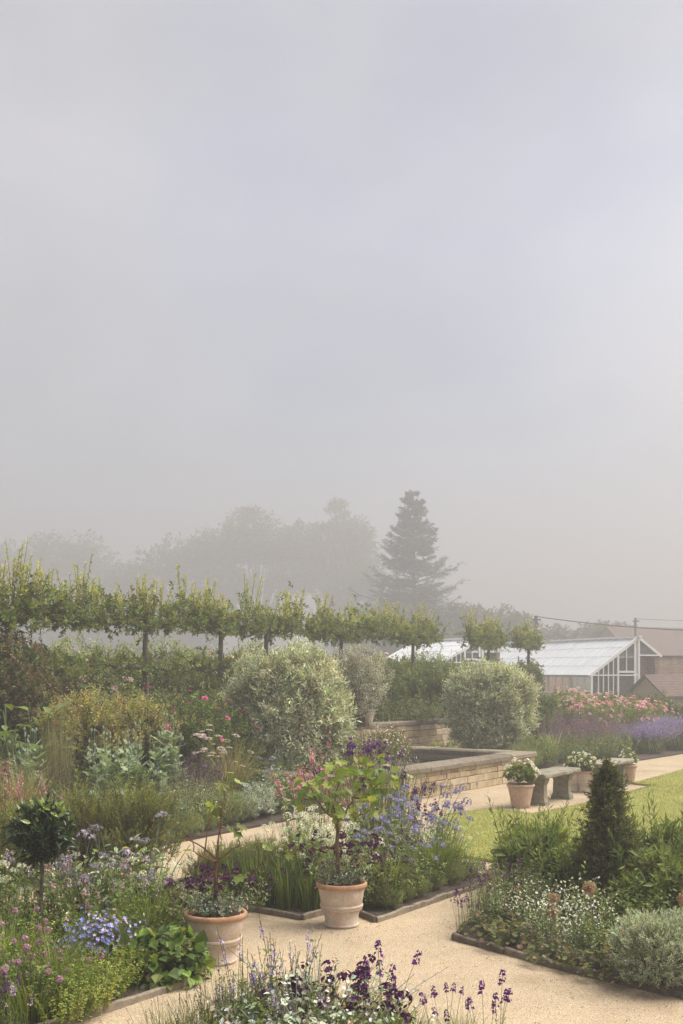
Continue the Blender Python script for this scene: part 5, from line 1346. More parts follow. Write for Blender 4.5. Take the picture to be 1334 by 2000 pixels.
fig('fuller fig tree with lobed bright green leaves, in a terracotta pot', POT_B,
    [(fork, F(618, 1560, -.05), .011, 4), (F(618, 1560, -.05), F(596, 1530, .02), .006, 9), (F(640, 1585), F(640, 1520, .12), .008, 10), (F(618, 1560, -.05), F(560, 1555, -.05), .005, 4),
     (fork, F(690, 1560, .06), .010, 5), (F(690, 1560, .06), F(700, 1490, .0), .007, 11), (F(690, 1560, .06), F(745, 1525, -.08), .007, 12), (F(735, 1545, -.05), F(775, 1510, .05), .005, 8),
     (fork, F(700, 1590, -.15), .007, 5), (F(700, 1590, -.15), F(742, 1570, -.18), .005, 8), (fork, F(662, 1530, -.14), .008, 9), (F(662, 1530, -.14), F(668, 1485, -.1), .005, 8),
     (F(656, 1650), F(545, 1650, -.1), .006, 3), (F(690, 1560, .06), F(728, 1480, .15), .006, 9)],
    [F(660, 1725), F(661, 1690), F(658, 1650), F(660, 1620), fork], FL, .080, 0, 11, .3)
kx = 7.55 / 2200
F = lambda px, py, dy=0.0: np.array([(px - 421) * kx, dy, hgt(py, 7.55) - .30])
fork = F(424, 1680)
fig('sparse fig tree of bare reddish stems with a few leaves, in a terracotta pot', POT_A,
    [(fork, F(432, 1600, .0), .009, 2), (F(432, 1600), F(443, 1505, .03), .006, 4), (fork, F(380, 1660, -.05), .009, 2), (F(380, 1660, -.05), F(366, 1615, .0), .005, 1),
     (F(400, 1668, -.02), F(412, 1595, .08), .006, 2), (F(412, 1595, .08), F(408, 1575, .06), .004, 2), (fork, F(470, 1650, -.04), .006, 1), (F(470, 1650, -.04), F(472, 1625, -.02), .004, 2),
     (F(421, 1715), F(500, 1700, -.1), .006, 1), (F(500, 1700, -.1), F(560, 1668, -.12), .004, 2), (F(424, 1680), F(345, 1640, .1), .006, 0), (F(422, 1700), F(402, 1715, -.1), .005, 0), (F(432, 1640), F(420, 1560, -.1), .004, 2)],
    [F(421, 1765), F(422, 1735), F(420, 1705), fork], FL, .085, 0, 12, .75)

# ------------------------------------------------------------------ bay ball
x, y, _ = at(80, 7.75); rng = np.random.default_rng(4)
bay = thing('bay_tree', 'clipped bay tree with a round dark leafy head on a bare stem', 'tree', (x, y, .02))
s = MB(); tubes(s, np.array([[[-.02, 0, 0], [-.01, .01, .25], [.01, 0, .5], [.0, 0, .78]]]), np.array([.017, .015, .014, .012]), 7, (0.13, 0.11, 0.085)); part('trunk', s, M_BARK, bay)
f, s2 = shrub(rng, .2, 1.05 - .02, 230, .10, 9, .06, .022, [(0.020, 0.038, 0.012), (0.03, 0.05, 0.016)], z0=.62, ang=55, up=.15, inner=.55, limbs=0, shape='oval', jit=.5, zmin=-1)
part('foliage', f, M_GLOSS, bay); part('twigs', s2, M_BARK, bay)
ms = []
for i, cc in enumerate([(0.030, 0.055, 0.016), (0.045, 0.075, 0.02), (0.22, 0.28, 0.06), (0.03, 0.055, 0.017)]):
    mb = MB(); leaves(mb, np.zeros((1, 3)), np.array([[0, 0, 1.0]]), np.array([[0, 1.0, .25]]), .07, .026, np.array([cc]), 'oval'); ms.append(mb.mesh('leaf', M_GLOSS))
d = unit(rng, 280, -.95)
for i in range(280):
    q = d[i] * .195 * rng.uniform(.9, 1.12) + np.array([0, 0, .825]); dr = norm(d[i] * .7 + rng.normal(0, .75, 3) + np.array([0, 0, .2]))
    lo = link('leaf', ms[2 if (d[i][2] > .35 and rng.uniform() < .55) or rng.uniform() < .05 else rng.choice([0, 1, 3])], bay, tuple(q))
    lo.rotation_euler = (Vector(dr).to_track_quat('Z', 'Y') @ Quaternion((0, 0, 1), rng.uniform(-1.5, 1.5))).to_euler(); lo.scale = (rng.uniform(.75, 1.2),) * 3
# ------------------------------------------------------------------ planting
def P(px, z): return at(px, z)[:2]
TZ = TERR - .02
# -- large domes and clipped shapes
plant('silver_shrub', P(565, 17.6), 'large silvery dome shrub in the border, bigger than the one by the pond', 'shrub', (1.0, 1.0, 1.06), name='silver_shrub', v=0)
plant('silver_shrub', P(960, 23.6), 'silvery dome shrub growing behind the corner of the pond', 'shrub', (1.04, 1.04, .98), name='silver_shrub', v=1)
plant('grey_shrub', P(700, 22.0), 'loose pale grey shrub between the large silvery dome and the terrace pot', 'shrub', (1.15, 1.15, .86), z=TZ)
plant('yew_cone', P(1186, 8.6), 'dark clipped yew cone rising from willowy bushes', 'shrub', (.98, .98, 1.02), v=0)
plant('silver_dome', P(1290, 6.95), 'rounded dome of silver foliage at the edge of the yew bed', 'shrub', (1.06, 1.06, 1.05), v=0)
for px, z, sc, lb in [(1052, 9.35, 1.0, 'willowy green bush beside the yew cone on the lawn corner side'), (1100, 9.0, .8, 'willowy green bush tucked against the foot of the yew cone'),
                  (1255, 8.4, .95, 'willowy green bush between the yew cone and the silver foliage dome'), (1318, 9.3, 1.05, 'willowy green bush behind the silver foliage dome'), (1345, 8.1, .85, 'willowy green bush above the silver foliage dome, farthest from the yew'),
                  (1040, 10.0, .85, 'willowy green bush nearest the lawn edge')]:
    plant('willowy_bush', P(px, z), lb, 'bush', sc)
# -- rosemary
for px, z, sc, lb in [(258, 10.7, 1.1, 'big olive rosemary bush standing at the gravel path edge'), (160, 10.5, 1.0, 'olive rosemary bush just behind the bay ball'), (55, 10.5, .95, 'olive rosemary bush hidden behind the bay ball, away from the path'), (-10, 9.9, .9, 'olive rosemary bush cut by the bed corner past the bay ball')]:
    plant('rosemary_bush', P(px, z), lb, 'bush', sc)
for px, z, sc in [(480, 9.95, .47), (525, 10.1, .5), (560, 10.0, .5), (440, 10.1, .46), (400, 9.95, .42), (590, 10.3, .5), (500, 10.5, .45)]:
    plant('rosemary_bush', P(px, z), 'low upright rosemary in the bed between the two fig pots', 'bush', sc, group='rosemary hedge between the fig pots')
# -- centre bed
for px, z, sc in [(500, 9.45, .85), (535, 9.3, .9), (565, 9.15, .8), (590, 9.4, .9), (610, 9.1, .75), (460, 9.7, .8)]:
    plant('iris_leaves', P(px, z), 'clump of dark upright iris leaves behind the wooden edging', 'iris', sc, group='iris clumps behind the edging')
for px, z, sc, lb in [(575, 9.9, .95, 'white valerian between the rosemary and the fuller fig'), (612, 9.8, 1.0, 'white valerian directly behind the fuller fig trunk'), (645, 10.4, .88, 'white valerian at the back of the fig bed'), (690, 9.6, .7, 'white valerian beside the fuller fig pot'), (870, 10.9, .65, 'small white valerian at the lawn corner of the fig bed')]:
    plant('white_valerian', P(px, z), lb, 'flowers', sc)
for px, z, sc, lb in [(735, 10.2, 1.0, 'blue borage behind the fuller fig pot'), (780, 10.6, 1.05, 'blue borage between the fig and the lawn'), (825, 10.7, 1.15, 'tall blue borage near the lawn corner'), (800, 9.8, .8, 'blue borage leaning over the wooden edging'), (868, 10.7, .9, 'blue borage nearest the lawn')]:
    plant('borage', P(px, z), lb, 'flowers', sc)
for px, z, sc, lb in [(720, 10.9, 1.1, 'grey mauve borage behind the fuller fig'), (760, 10.2, .9, 'grey mauve borage beside the blue borage')]:
    plant('grey_borage', P(px, z), lb, 'flowers', sc)
for px, z, sc, lb in [(760, 9.3, .85, 'fresh green sedge right of way beside the fuller fig pot'.replace('right of way ', '')), (850, 10.2, .9, 'fresh green sedge spilling over the lawn side edging'), (880, 10.45, .7, 'small green sedge at the end of the wooden edging'), (820, 10.1, .85, 'green sedge among the blue borage')]:
    plant('green_sedge', P(px, z), lb, 'grass', sc)
for px, z, sc in [(715, 9.15, .62), (745, 9.2, .66), (790, 9.55, .6), (830, 9.9, .6), (770, 9.9, .8), (700, 9.5, .8), (860, 10.3, .55), (905, 10.5, .5), (640, 9.5, .75), (600, 9.7, .75), (740, 10.6, .9), (690, 10.4, .9)]:
    plant('leafy_perennial', P(px, z), 'low leafy green plant filling the bed behind the fuller fig', 'plant', sc, group='leafy plants of the fig bed')
for px, z, sc in [(755, 9.12, .5), (785, 9.4, .42), (812, 9.62, .5), (845, 9.92, .45), (880, 10.2, .5), (905, 10.4, .42), (925, 10.6, .4)]:
    plant('feathery_mound', P(px, z), 'small feathery green mound along the fig bed edging', 'plant', sc, group='feathery mounds along the edging')
for px, z, sc, lb in [(745, 11.2, 1.0, 'tall feathery fennel behind the fuller fig'), (775, 11.5, .88, 'feathery fennel beside the white umbels'), (715, 11.6, 1.05, 'tallest feathery fennel at the back of the fig bed'), (588, 10.6, .42, 'young feathery fennel beside the white valerian'), (572, 10.9, .5, 'young feathery fennel near the gravel path')]:
    plant('fennel', P(px, z), lb, 'herb', sc)
plant('white_umbel', P(792, 11.5), 'stems topped by flat white flower umbels in front of the pond wall', 'flowers', 1.0)
for px, z, sc, lb in [(620, 11.4, 1.3, 'pink flower spires behind the fuller fig leaves'), (603, 11.6, 1.1, 'pink flower spires between the fig and the path')]:
    plant('pink_spires', P(px, z), lb, 'flowers', sc)
for px, z, sc, lb in [(705, 11.5, 2.35, 'tall purple toadflax spires above the fuller fig'), (775, 11.2, 1.75, 'purple toadflax spires beside the white umbels'), (845, 10.8, 1.3, 'purple toadflax among the tall blue borage'), (790, 10.1, .95, 'purple toadflax at the fig pot side of the borage')]:
    plant('toadflax', P(px, z), lb, 'flowers', sc)
# pots' own planting
for dx, dy, sc in [(-.10, .05, 1.0), (.09, .08, 1.0), (.02, .12, 1.1)]:
    plant('violet_stock', POT_B[:2] + [dx, dy], 'dark violet stock in the pot of the fuller fig', 'flowers', sc, z=.31, group='violet stocks in the fuller fig pot')
plant('silver_trailer', POT_B[:2], 'silver leaved trailer with white flowers at the foot of the fuller fig', 'flowers', .92, z=.312, v=0)
for dx, dy in [(-.1, .06), (.05, .1)]:
    plant('violet_stock', POT_A[:2] + [dx, dy], 'dark violet stock in the pot of the sparse fig', 'flowers', .85, z=.31, group='violet stocks in the sparse fig pot')
plant('silver_trailer', POT_A[:2], 'silver leaved trailer with white flowers at the foot of the sparse fig', 'flowers', 1.03, z=.312, v=1)
for px, z, sc in [(725, 9.25, 1.15), (760, 9.6, 1.2), (600, 9.25, 1.1), (700, 9.2, 1.0)]:
    plant('violet_stock', P(px, z), 'dark violet stock growing in the soil behind the fuller fig pot', 'flowers', sc, group='violet stocks behind the fig pot')
for px, z, sc in [(360, 8.3, 1.25), (490, 9.0, 1.0), (330, 8.0, 1.1)]:
    plant('violet_stock', P(px, z), 'dark violet stock growing in the soil near the sparse fig pot', 'flowers', sc, group='violet stocks by the sparse fig pot')
# -- right bed front
for px, z, sc in [(1075, 8.05, .95), (1120, 7.85, 1.0), (1150, 7.7, .8), (1050, 8.3, .8)]:
    plant('white_campion', P(px, z), 'airy white campion in front of the yew cone', 'flowers', sc, group='white campion before the yew')
for px, z, sc in [(950, 8.2, .85), (1000, 7.9, 1.0), (1075, 7.5, .8), (1120, 7.35, .6), (1165, 7.2, .9), (1215, 7.0, .65), (1005, 8.5, 1.0)]:
    plant('cranesbill', P(px, z), 'low cranesbill with reddened leaves along the yew bed edging', 'plant', sc, group='cranesbill along the yew bed edging')
for px, z, top in [(1160, 7.7, 1742), (1075, 7.75, 1768), (1092, 7.7, 1765), (1270, 7.9, 1768), (1330, 7.3, 1768), (960, 8.9, 1697), (1005, 8.7, 1742), (1178, 7.9, 1780)]:
    plant('allium_seedhead', P(px, z), 'dry brown allium seed head on a straw stem in the yew bed', 'allium', max(.4, (hgt(top, z)) / .55) , group='allium seed heads of the yew bed')
for px, z, sc, lb in [(925, 8.6, .8, 'purple toadflax at the sharp corner of the yew bed'), (905, 8.25, .55, 'short purple toadflax leaning over the yew bed corner'), (1005, 8.9, .75, 'purple toadflax behind the cranesbill')]:
    plant('toadflax', P(px, z), lb, 'flowers', sc)
for px, z, sc in [(950, 8.5, .6), (990, 8.7, .75), (1030, 8.6, .7), (965, 8.9, .6)]:
    plant('grey_spires', P(px, z), 'small grey green catmint near the yew bed corner', 'plant', sc, group='catmint of the yew bed')
for px, z, sc in [(1150, 8.3, .8), (1210, 7.7, .75), (1190, 7.4, .6), (1000, 9.3, .8), (1240, 7.9, .8), (1300, 7.8, .8), (1340, 7.5, .8), (1100, 8.5, .7), (1050, 8.9, .8), (1270, 8.8, 1.1)]:
    plant('leafy_perennial', P(px, z), 'low leafy green plant under the willowy bushes', 'plant', sc, group='leafy plants of the yew bed')
# -- left bed
for px, z, sc, lb in [(195, 7.15, 1.0, 'dense clump of violet blue bellflowers'),]:
    plant('bluebell_clump', P(px, 7.15), lb, 'flowers', (1.5, 1.3, 1.25), v=0)
for px, z, sc in [(30, 6.5, 1.0), (90, 6.75, .9), (140, 6.5, .8), (10, 7.0, 1.0), (60, 6.2, .9), (-20, 6.4, 1.0)]:
    plant('chives', P(px, z), 'chives with dusty pink round flower heads in the bay tree bed', 'chives', sc, group='chives in the bay tree bed')
for px, z, sc in [(190, 6.55, 1.0), (225, 6.8, .95), (165, 6.35, .9), (130, 6.15, .8)]:
    plant('golden_oregano', P(px, z), 'bright yellow green oregano by the pale edging', 'herb', sc, group='golden oregano by the edging')
plant('golden_oregano', P(50, 7.1), 'bright yellow green oregano among the chives', 'herb', 1.3)
plant('golden_oregano', P(10, 6.7), 'bright yellow green oregano at the outer side of the chives', 'herb', 1.2)
plant('primrose_clump', P(318, 7.1), 'mound of broad crinkled leaves beside the sparse fig pot', 'plant', (1.1, 1.0, 1.1), v=0)
plant('primrose_clump', P(275, 7.25), 'broad leaved mound between the bellflowers and the sparse fig pot', 'plant', .85, v=1)
for px, z, sc, lb in [(130, 8.2, 1.05, 'white and lilac toadflax beside the bay stem'), (150, 7.9, 1.1, 'white and lilac toadflax behind the bellflowers'), (260, 8.1, 1.1, 'white and lilac toadflax near the rosemary'), (300, 7.9, .95, 'white and lilac toadflax behind the broad leaved mound'), (18, 8.4, 1.0, 'white and lilac toadflax on the far side of the bay stem')]:
    plant('pale_toadflax', P(px, z), lb, 'flowers', sc)
for px, z, sc, lb in [(168, 7.6, .9, 'pink and white toadflax in front of the bay stem'), (110, 8.3, 1.0, 'pink and white toadflax behind the bay stem'), (220, 7.9, .9, 'pink and white toadflax behind the bellflowers')]:
    plant('pink_toadflax', P(px, z), lb, 'flowers', sc)
for px, z, sc, lb in [(235, 8.1, 1.15, 'tall grey mauve borage behind the bellflowers'), (200, 8.3, 1.1, 'tall grey mauve borage in front of the big rosemary'), (275, 8.5, 1.2, 'tallest grey mauve borage beside the big rosemary'), (150, 8.5, 1.0, 'grey mauve borage near the bay stem')]:
    plant('grey_borage', P(px, z), lb, 'flowers', sc)
plant('white_valerian', P(-2, 7.9), 'white valerian beside the bay stem', 'flowers', .85)
plant('white_valerian', P(330, 8.3), 'white valerian behind the sparse fig pot', 'flowers', .75)
for px, z, sc in [(30, 6.0, .8), (60, 6.3, .8), (20, 5.9, .7)]:
    plant('pale_toadflax' if px != 30 else 'toadflax', P(px, z), 'short toadflax among the chives in the corner of the bed', 'flowers', sc * .7, group='toadflax among the chives')
for px, z, sc in [(20, 6.3, .8), (100, 6.3, .7), (250, 7.5, .9), (280, 7.7, .9), (310, 8.1, 1.0), (170, 7.3, .8), (120, 8.2, 1.1), (50, 8.3, .9), (10, 8.2, 1.0), (200, 7.9, 1.0), (340, 7.8, .9), (105, 7.1, .6), (-10, 7.5, 1.0), (360, 8.0, .8), (250, 8.3, 1.0)]:
    plant('leafy_perennial', P(px, z), 'leafy green plant filling the bay tree bed', 'plant', sc * .9, group='leafy plants of the bay tree bed')
for px, z, sc in [(110, 6.45, .7), (20, 6.8, .8), (250, 7.3, .7), (290, 7.7, .9)]:
    plant('green_sedge', P(px, z), 'fine green sedge growing through the bay tree bed', 'grass', sc, group='sedges of the bay tree bed')
# -- foreground bed
for px, z, sc, lb in [(545, 5.6, .9, 'tall lilac penstemon in the front bed, facing the sparse fig pot'), (475, 5.55, .74, 'lilac penstemon at the side of the tall penstemon'), (430, 5.5, .66, 'lilac penstemon at the edge of the front bed'), (585, 5.5, .74, 'lilac penstemon in the middle of the front bed'), (520, 5.3, .74, 'lilac penstemon deep in the front bed')]:
    plant('lilac_penstemon', P(px, z), lb, 'flowers', sc)
for px, z, sc, lb in [(745, 5.75, .92, 'purple toadflax at the path side of the front bed'), (870, 5.55, .72, 'dark purple toadflax standing alone at the front path'), (955, 5.5, .8, 'dark purple toadflax beside the lone toadflax at the front path')]:
    plant('sparse_toadflax', P(px, z), lb, 'flowers', sc, name='toadflax')
for px, z, sc in [(640, 5.55, 1.2), (680, 5.6, 1.25), (715, 5.55, 1.1), (665, 5.45, 1.15)]:
    plant('violet_stock', P(px, z), 'dark violet stock in the front bed', 'flowers', sc, group='violet stocks of the front bed')
for px, z, sc in [(600, 5.35, 1.3), (565, 5.3, 1.3), (635, 5.3, 1.25), (690, 5.3, 1.15), (500, 5.4, 1.2), (655, 5.7, 1.4), (535, 5.35, 1.3), (450, 5.4, 1.0)]:
    plant('white_trailer', P(px, z), 'white felted trailing plant in the front bed', 'plant', sc, group='white felted trailers of the front bed')
for px, z, sc in [(440, 5.55, .8), (400, 5.45, .82), (360, 5.35, .8), (320, 5.3, .76), (470, 5.6, .85), (600, 5.65, .95)]:
    plant('strap_lavender', P(px, z), 'thin spent flower stems at the edge of the front bed', 'plant', sc, group='spent stems of the front bed')
for px, z, sc in [(540, 5.4, .8), (480, 5.3, .7), (600, 5.35, .7), (740, 5.5, .6), (680, 5.3, .7)]:
    plant('leafy_perennial', P(px, z), 'leafy green plant filling the front bed', 'plant', sc, group='leafy plants of the front bed')
for px, z, sc in [(640, 5.8, .55), (760, 5.65, .55), (900, 5.45, .5), (800, 5.5, .5)]:
    plant('green_sedge', P(px, z), 'fine green sedge in the front bed', 'grass', sc, group='sedges of the front bed')
# -- the long border: front to back
for px, z, sc, lb in [(20, 11.6, 1.0, 'pink flower spires beside the brown sedge'), (70, 11.5, .8, 'short pink flower spires above the bay ball'), (-15, 11.4, 1.0, 'pink flower spires at the end of the border')]:
    plant('pink_spires', P(px, z), lb, 'flowers', sc)
plant('brown_sedge', P(48, 12.4), 'arching brown sedge above the bay ball', 'grass', 1.05)
plant('brown_sedge', P(455, 15.2), 'arching brownish grass beside the large silvery dome', 'grass', 1.1)
plant('brown_sedge', P(-10, 12.6), 'arching brown sedge at the end of the border', 'grass', .95)
plant('upright_grass', P(118, 14.2), 'slim upright straw coloured grass among glaucous poppies', 'grass', 1.0)
plant('upright_grass', P(100, 14.4), 'upright straw coloured grass beside the big leaved plant', 'grass', .9)
for px, z, sc, lb in [(70, 13.8, 1.0, 'glaucous poppies beside the upright straw grass'), (185, 14.2, 1.0, 'glaucous poppies behind the big rosemary'), (215, 13.9, .95, 'glaucous poppies with pale pods above the big rosemary'), (285, 14.3, 1.05, 'glaucous poppies in front of the magenta rose'), (322, 14.8, 1.12, 'tallest glaucous poppies by the magenta rose'), (45, 14.3, .95, 'glaucous poppies under the big leaved plant'), (245, 14.6, .95, 'glaucous poppies between the golden shrubs')]:
    plant('poppy', P(px, z), lb, 'poppies', sc)
for px, z, sc, lb in [(225, 13.1, .95, 'silver jagged leaved thistle above the big rosemary'), (295, 13.6, .9, 'silver jagged leaved thistle in the border middle'), (330, 13.4, .75, 'silver jagged leaved thistle near the grey spires'), (150, 13.2, .9, 'silver jagged leaved thistle behind the dark bronze plant'), (500, 15.2, .8, 'silver jagged leaved thistle near the large silvery dome'), (60, 13.0, .8, 'silver jagged leaved thistle behind the brown sedge')]:
    plant('thistle_leaf', P(px, z), lb, 'plant', sc)
for px, z, sc, lb in [(505, 14.7, .85, 'silver artemisia at the front of the border near the dome'), (480, 14.4, .7, 'silver artemisia in front of the brownish grass'), (255, 13.0, .8, 'silver artemisia behind the big rosemary'), (200, 12.7, .75, 'silver artemisia beside the dark bronze plant')]:
    plant('silver_artemisia', P(px, z), lb, 'plant', sc)
for px, z, sc, lb in [(130, 12.9, 1.0, 'dark bronze leaved plant behind the rosemary'), (165, 13.4, 1.05, 'dark bronze leaved plant beside the glaucous poppies'), (300, 13.0, .8, 'dark bronze leaved plant near the gravel path'), (100, 13.4, 1.0, 'dark bronze leaved plant under the upright grass')]:
    plant('bronze_plant', P(px, z), lb, 'plant', sc)
for px, z, sc, lb in [(385, 14.4, 1.05, 'purple salvia spikes in the middle of the border'), (405, 14.7, 1.0, 'purple salvia spikes by the pale pink yarrow'), (370, 14.8, .95, 'purple salvia spikes below the magenta rose')]:
    plant('purple_salvia', P(px, z), lb, 'flowers', sc)
for px, z, sc in [(340, 13.3, .95), (365, 13.5, 1.05), (390, 13.7, 1.0), (410, 13.9, .95), (355, 13.9, 1.1), (430, 14.1, .9), (380, 14.1, 1.0)]:
    plant('grey_spires', P(px, z), 'grey green upright spires at the border front', 'plant', sc, group='grey green spires at the border front')
for px, z, sc in [(430, 14.0, .95), (455, 14.3, 1.0), (480, 14.7, .9), (445, 14.6, .8), (520, 15.3, .9), (400, 13.6, .7), (365, 13.1, .7), (545, 15.6, .8)]:
    plant('feathery_mound', P(px, z), 'feathery green mound at the front of the long border', 'plant', sc * 1.05, group='feathery mounds of the long border')
for px, z, sc, lb in [(535, 15.1, 1.1, 'pale lilac catmint in front of the large silvery dome'), (555, 15.5, 1.1, 'pale lilac catmint below the large silvery dome'), (520, 15.0, .95, 'pale lilac catmint beside the silver artemisia')]:
    plant('grey_borage', P(px, z), lb, 'flowers', sc)
for px, z, sc, lb in [(415, 15.3, 1.05, 'pale pink yarrow below the magenta roses'), (435, 15.0, .9, 'pale pink yarrow beside the brownish grass')]:
    plant('pale_yarrow', P(px, z), lb, 'flowers', sc)
for px, z, sc, lb in [(320, 16.3, 1.08, 'magenta rose bush behind the tallest poppies'), (400, 16.0, .95, 'magenta rose bush behind the pale pink yarrow'), (430, 16.6, .95, 'magenta rose bush beside the large silvery dome'), (365, 16.9, 1.05, 'magenta rose bush at the back of the border')]:
    plant('magenta_rose', P(px, z), lb, 'rose', sc)
for px, z, sc, lb in [(150, 15.6, 1.08, 'golden pink tinted shrub behind the upright straw grass'), (225, 15.8, .98, 'golden pink tinted shrub in the middle of the border'), (285, 16.0, 1.0, 'golden pink tinted shrub next to the magenta rose'), (110, 16.2, 1.0, 'golden pink tinted shrub beside the big leaved plant')]:
    plant('golden_shrub', P(px, z), lb, 'shrub', sc)
plant('big_leaf_plant', P(22, 14.6), 'plant with very large fresh green leaves under the bronze shrub', 'plant', 1.15)
plant('big_leaf_plant', P(60, 15.0), 'large leaved green plant beside the golden pink shrub', 'plant', 1.05)
for px, z, sc, lb in [(22, 16.4, 1.0, 'tall dense bronze green shrub under the thickest pear'), (-20, 15.9, .95, 'tall bronze green shrub at the very end of the border'), (75, 17.6, .85, 'bronze green shrub between pear row and golden shrubs')]:
    plant('bronze_shrub', P(px, z), lb, 'shrub', sc)
for px, z, sc in [(240, 17.5, 1.2), (350, 18.2, 1.15), (455, 18.2, 1.1), (470, 17.2, .9), (60, 16.0, 1.0), (200, 16.6, 1.0)]:
    plant('green_shrub', P(px, z), 'mid green shrub at the back of the long border below the pear row', 'shrub', sc, group='green shrubs at the back of the long border')
for px, z, sc in [(150, 13.8, 1.0), (260, 13.4, .9), (350, 14.5, 1.0), (420, 15.6, 1.2), (100, 12.6, 1.0), (180, 12.4, .9), (30, 13.2, 1.1), (300, 14.9, 1.2), (385, 15.4, 1.2), (460, 15.8, 1.2), (490, 15.8, 1.1), (20, 12.2, .9), (130, 14.9, 1.3), (210, 15.0, 1.3), (60, 12.1, .8), (250, 12.3, .9), (590, 16.4, 1.1), (620, 16.8, 1.0), (520, 16.0, 1.1), (300, 13.5, .9), (0, 13.6, 1.3), (330, 15.6, 1.3)]:
    plant('leafy_perennial', P(px, z), 'leafy green plant between the taller plants of the long border', 'plant', sc, group='leafy plants of the long border')
for px, z, sc in [(545, 16.3, .7), (500, 16.5, .8), (575, 16.6, .6)]:
    plant('fennel', P(px, z), 'dark feathery plant under the large silvery dome', 'plant', sc, group='feathery plants under the silvery dome')
for px, z, sc in [(180, 17.3, 1.25), (300, 17.8, 1.2), (400, 18.2, 1.25), (130, 17.3, 1.3), (440, 17.4, 1.05), (260, 16.9, 1.1), (90, 17.0, 1.2)]:
    plant('pale_shrub', P(px, z), 'pale loose green shrub at the back of the long border below the pear row', 'shrub', sc, group='pale shrubs at the back of the long border')
for px, z, sc in [(110, 20.8, 1.35), (200, 21.8, 1.35), (330, 22.6, 1.4), (470, 24.5, 1.4), (30, 20.3, 1.3)]:
    plant('pale_shrub', P(px, z), 'pale loose green shrub on the terrace behind the pear trunks', 'shrub', sc, z=TZ, group='pale shrubs behind the pear row')
for px, z, sc in [(775, 30.5, 1.2), (825, 31.5, 1.3), (870, 32.0, 1.2)]:
    plant('pale_shrub', P(px, z), 'pale loose green shrub in front of the hidden glasshouse', 'shrub', sc, z=TZ, group='pale shrubs before the hidden glasshouse')
# pond surroundings
for px, z, sc, lb in [(750, 19.0, 1.5, 'dark green bush with tiny white flowers growing in front of the terrace wall'), (690, 18.4, 1.1, 'dark green bush with tiny white flowers nearer the large silvery dome')]:
    plant('daisy_mound', P(px, z), lb, 'bush', (sc * 1.05, sc * 1.05, sc * 1.35), z=.42)
plant('green_sedge', P(660, 17.5), 'green grass tuft at the pond corner by the silvery dome', 'grass', 1.2, z=.46)
for px, py, sc in [(825, 1556, .8), (850, 1550, .85), (875, 1543, .8), (990, 1527, .8), (805, 1558, .8), (960, 1530, .55)]:
    p = gp(px, py)[:2]; plant('daisy_mound', p, 'mound of tiny pink and white daisies at the foot of the pond wall', 'flowers', sc, group='daisies at the foot of the pond wall')
plant('fern', P(862, 22.3), 'bright green fern in the corner behind the pond', 'fern', 1.1)
plant('fern', P(885, 22.6), 'bright green fern under the pondside dome', 'fern', .9)
# upper terrace shrubs
for px, z, sc in [(760, 24.4, .75), (800, 25.0, .82), (840, 25.4, .85), (870, 25.8, .9), (740, 25.5, .8), (900, 27.5, .95), (780, 27.0, .85), (830, 27.6, .9)]:
    plant('green_shrub', P(px, z), 'mid green shrub on the terrace above the pond', 'shrub', sc, z=TZ, group='green shrubs on the terrace above the pond')
for px, z, sc in [(755, 23.6, 1.0), (790, 24.0, 1.0), (820, 24.2, 1.0), (850, 24.6, 1.0)]:
    plant('leafy_perennial', P(px, z), 'leafy plant on the terrace edge behind the pond', 'plant', sc, z=TZ, group='leafy plants of the terrace edge')
plant('red_geum', P(862, 26.5), 'plant with small orange red flowers on the terrace', 'flowers', 1.2, z=TZ)
plant('white_geranium', TP[:2], 'white geranium in the pale pot on the terrace wall', 'flowers', .9, z=TP[2] + .25)
for px, z, sc, lb in [(130, 21.5, .9, 'pale pink rose bush glimpsed beneath the bare trunked pear'), (455, 23.5, .95, 'pale pink rose bush glimpsed beside the large silvery dome'), (220, 22.0, .85, 'pale pink rose bush behind the bare pale trunk'), (740, 33.0, 1.0, 'pale pink rose bush in front of the hidden glasshouse')]:
    plant('pale_rose', P(px, z), lb, 'rose', sc, z=TZ)
for px, z, sc in [(60, 20.5, .85), (180, 21.2, .85), (300, 22.5, .9), (360, 23.0, .9), (420, 24.0, .9), (500, 24.0, 1.0), (590, 25.5, 1.0), (660, 27.0, .95), (0, 20.0, .9), (255, 24.5, 1.0), (540, 28.0, 1.1), (620, 30.0, 1.1), (380, 27.5, 1.1), (90, 24.0, 1.0)]:
    plant('green_shrub', P(px, z), 'soft green shrub on the terrace behind the pear trunks', 'shrub', sc, z=TZ, group='green shrubs behind the pear row')
for px, z, sc in [(930, 33, 1.0), (980, 35, 1.0), (1030, 36, 1.0), (880, 34, .95)]:
    plant('green_shrub', P(px, z), 'soft green shrub in front of the far pear trees', 'shrub', sc, z=TZ, group='green shrubs by the far pears')
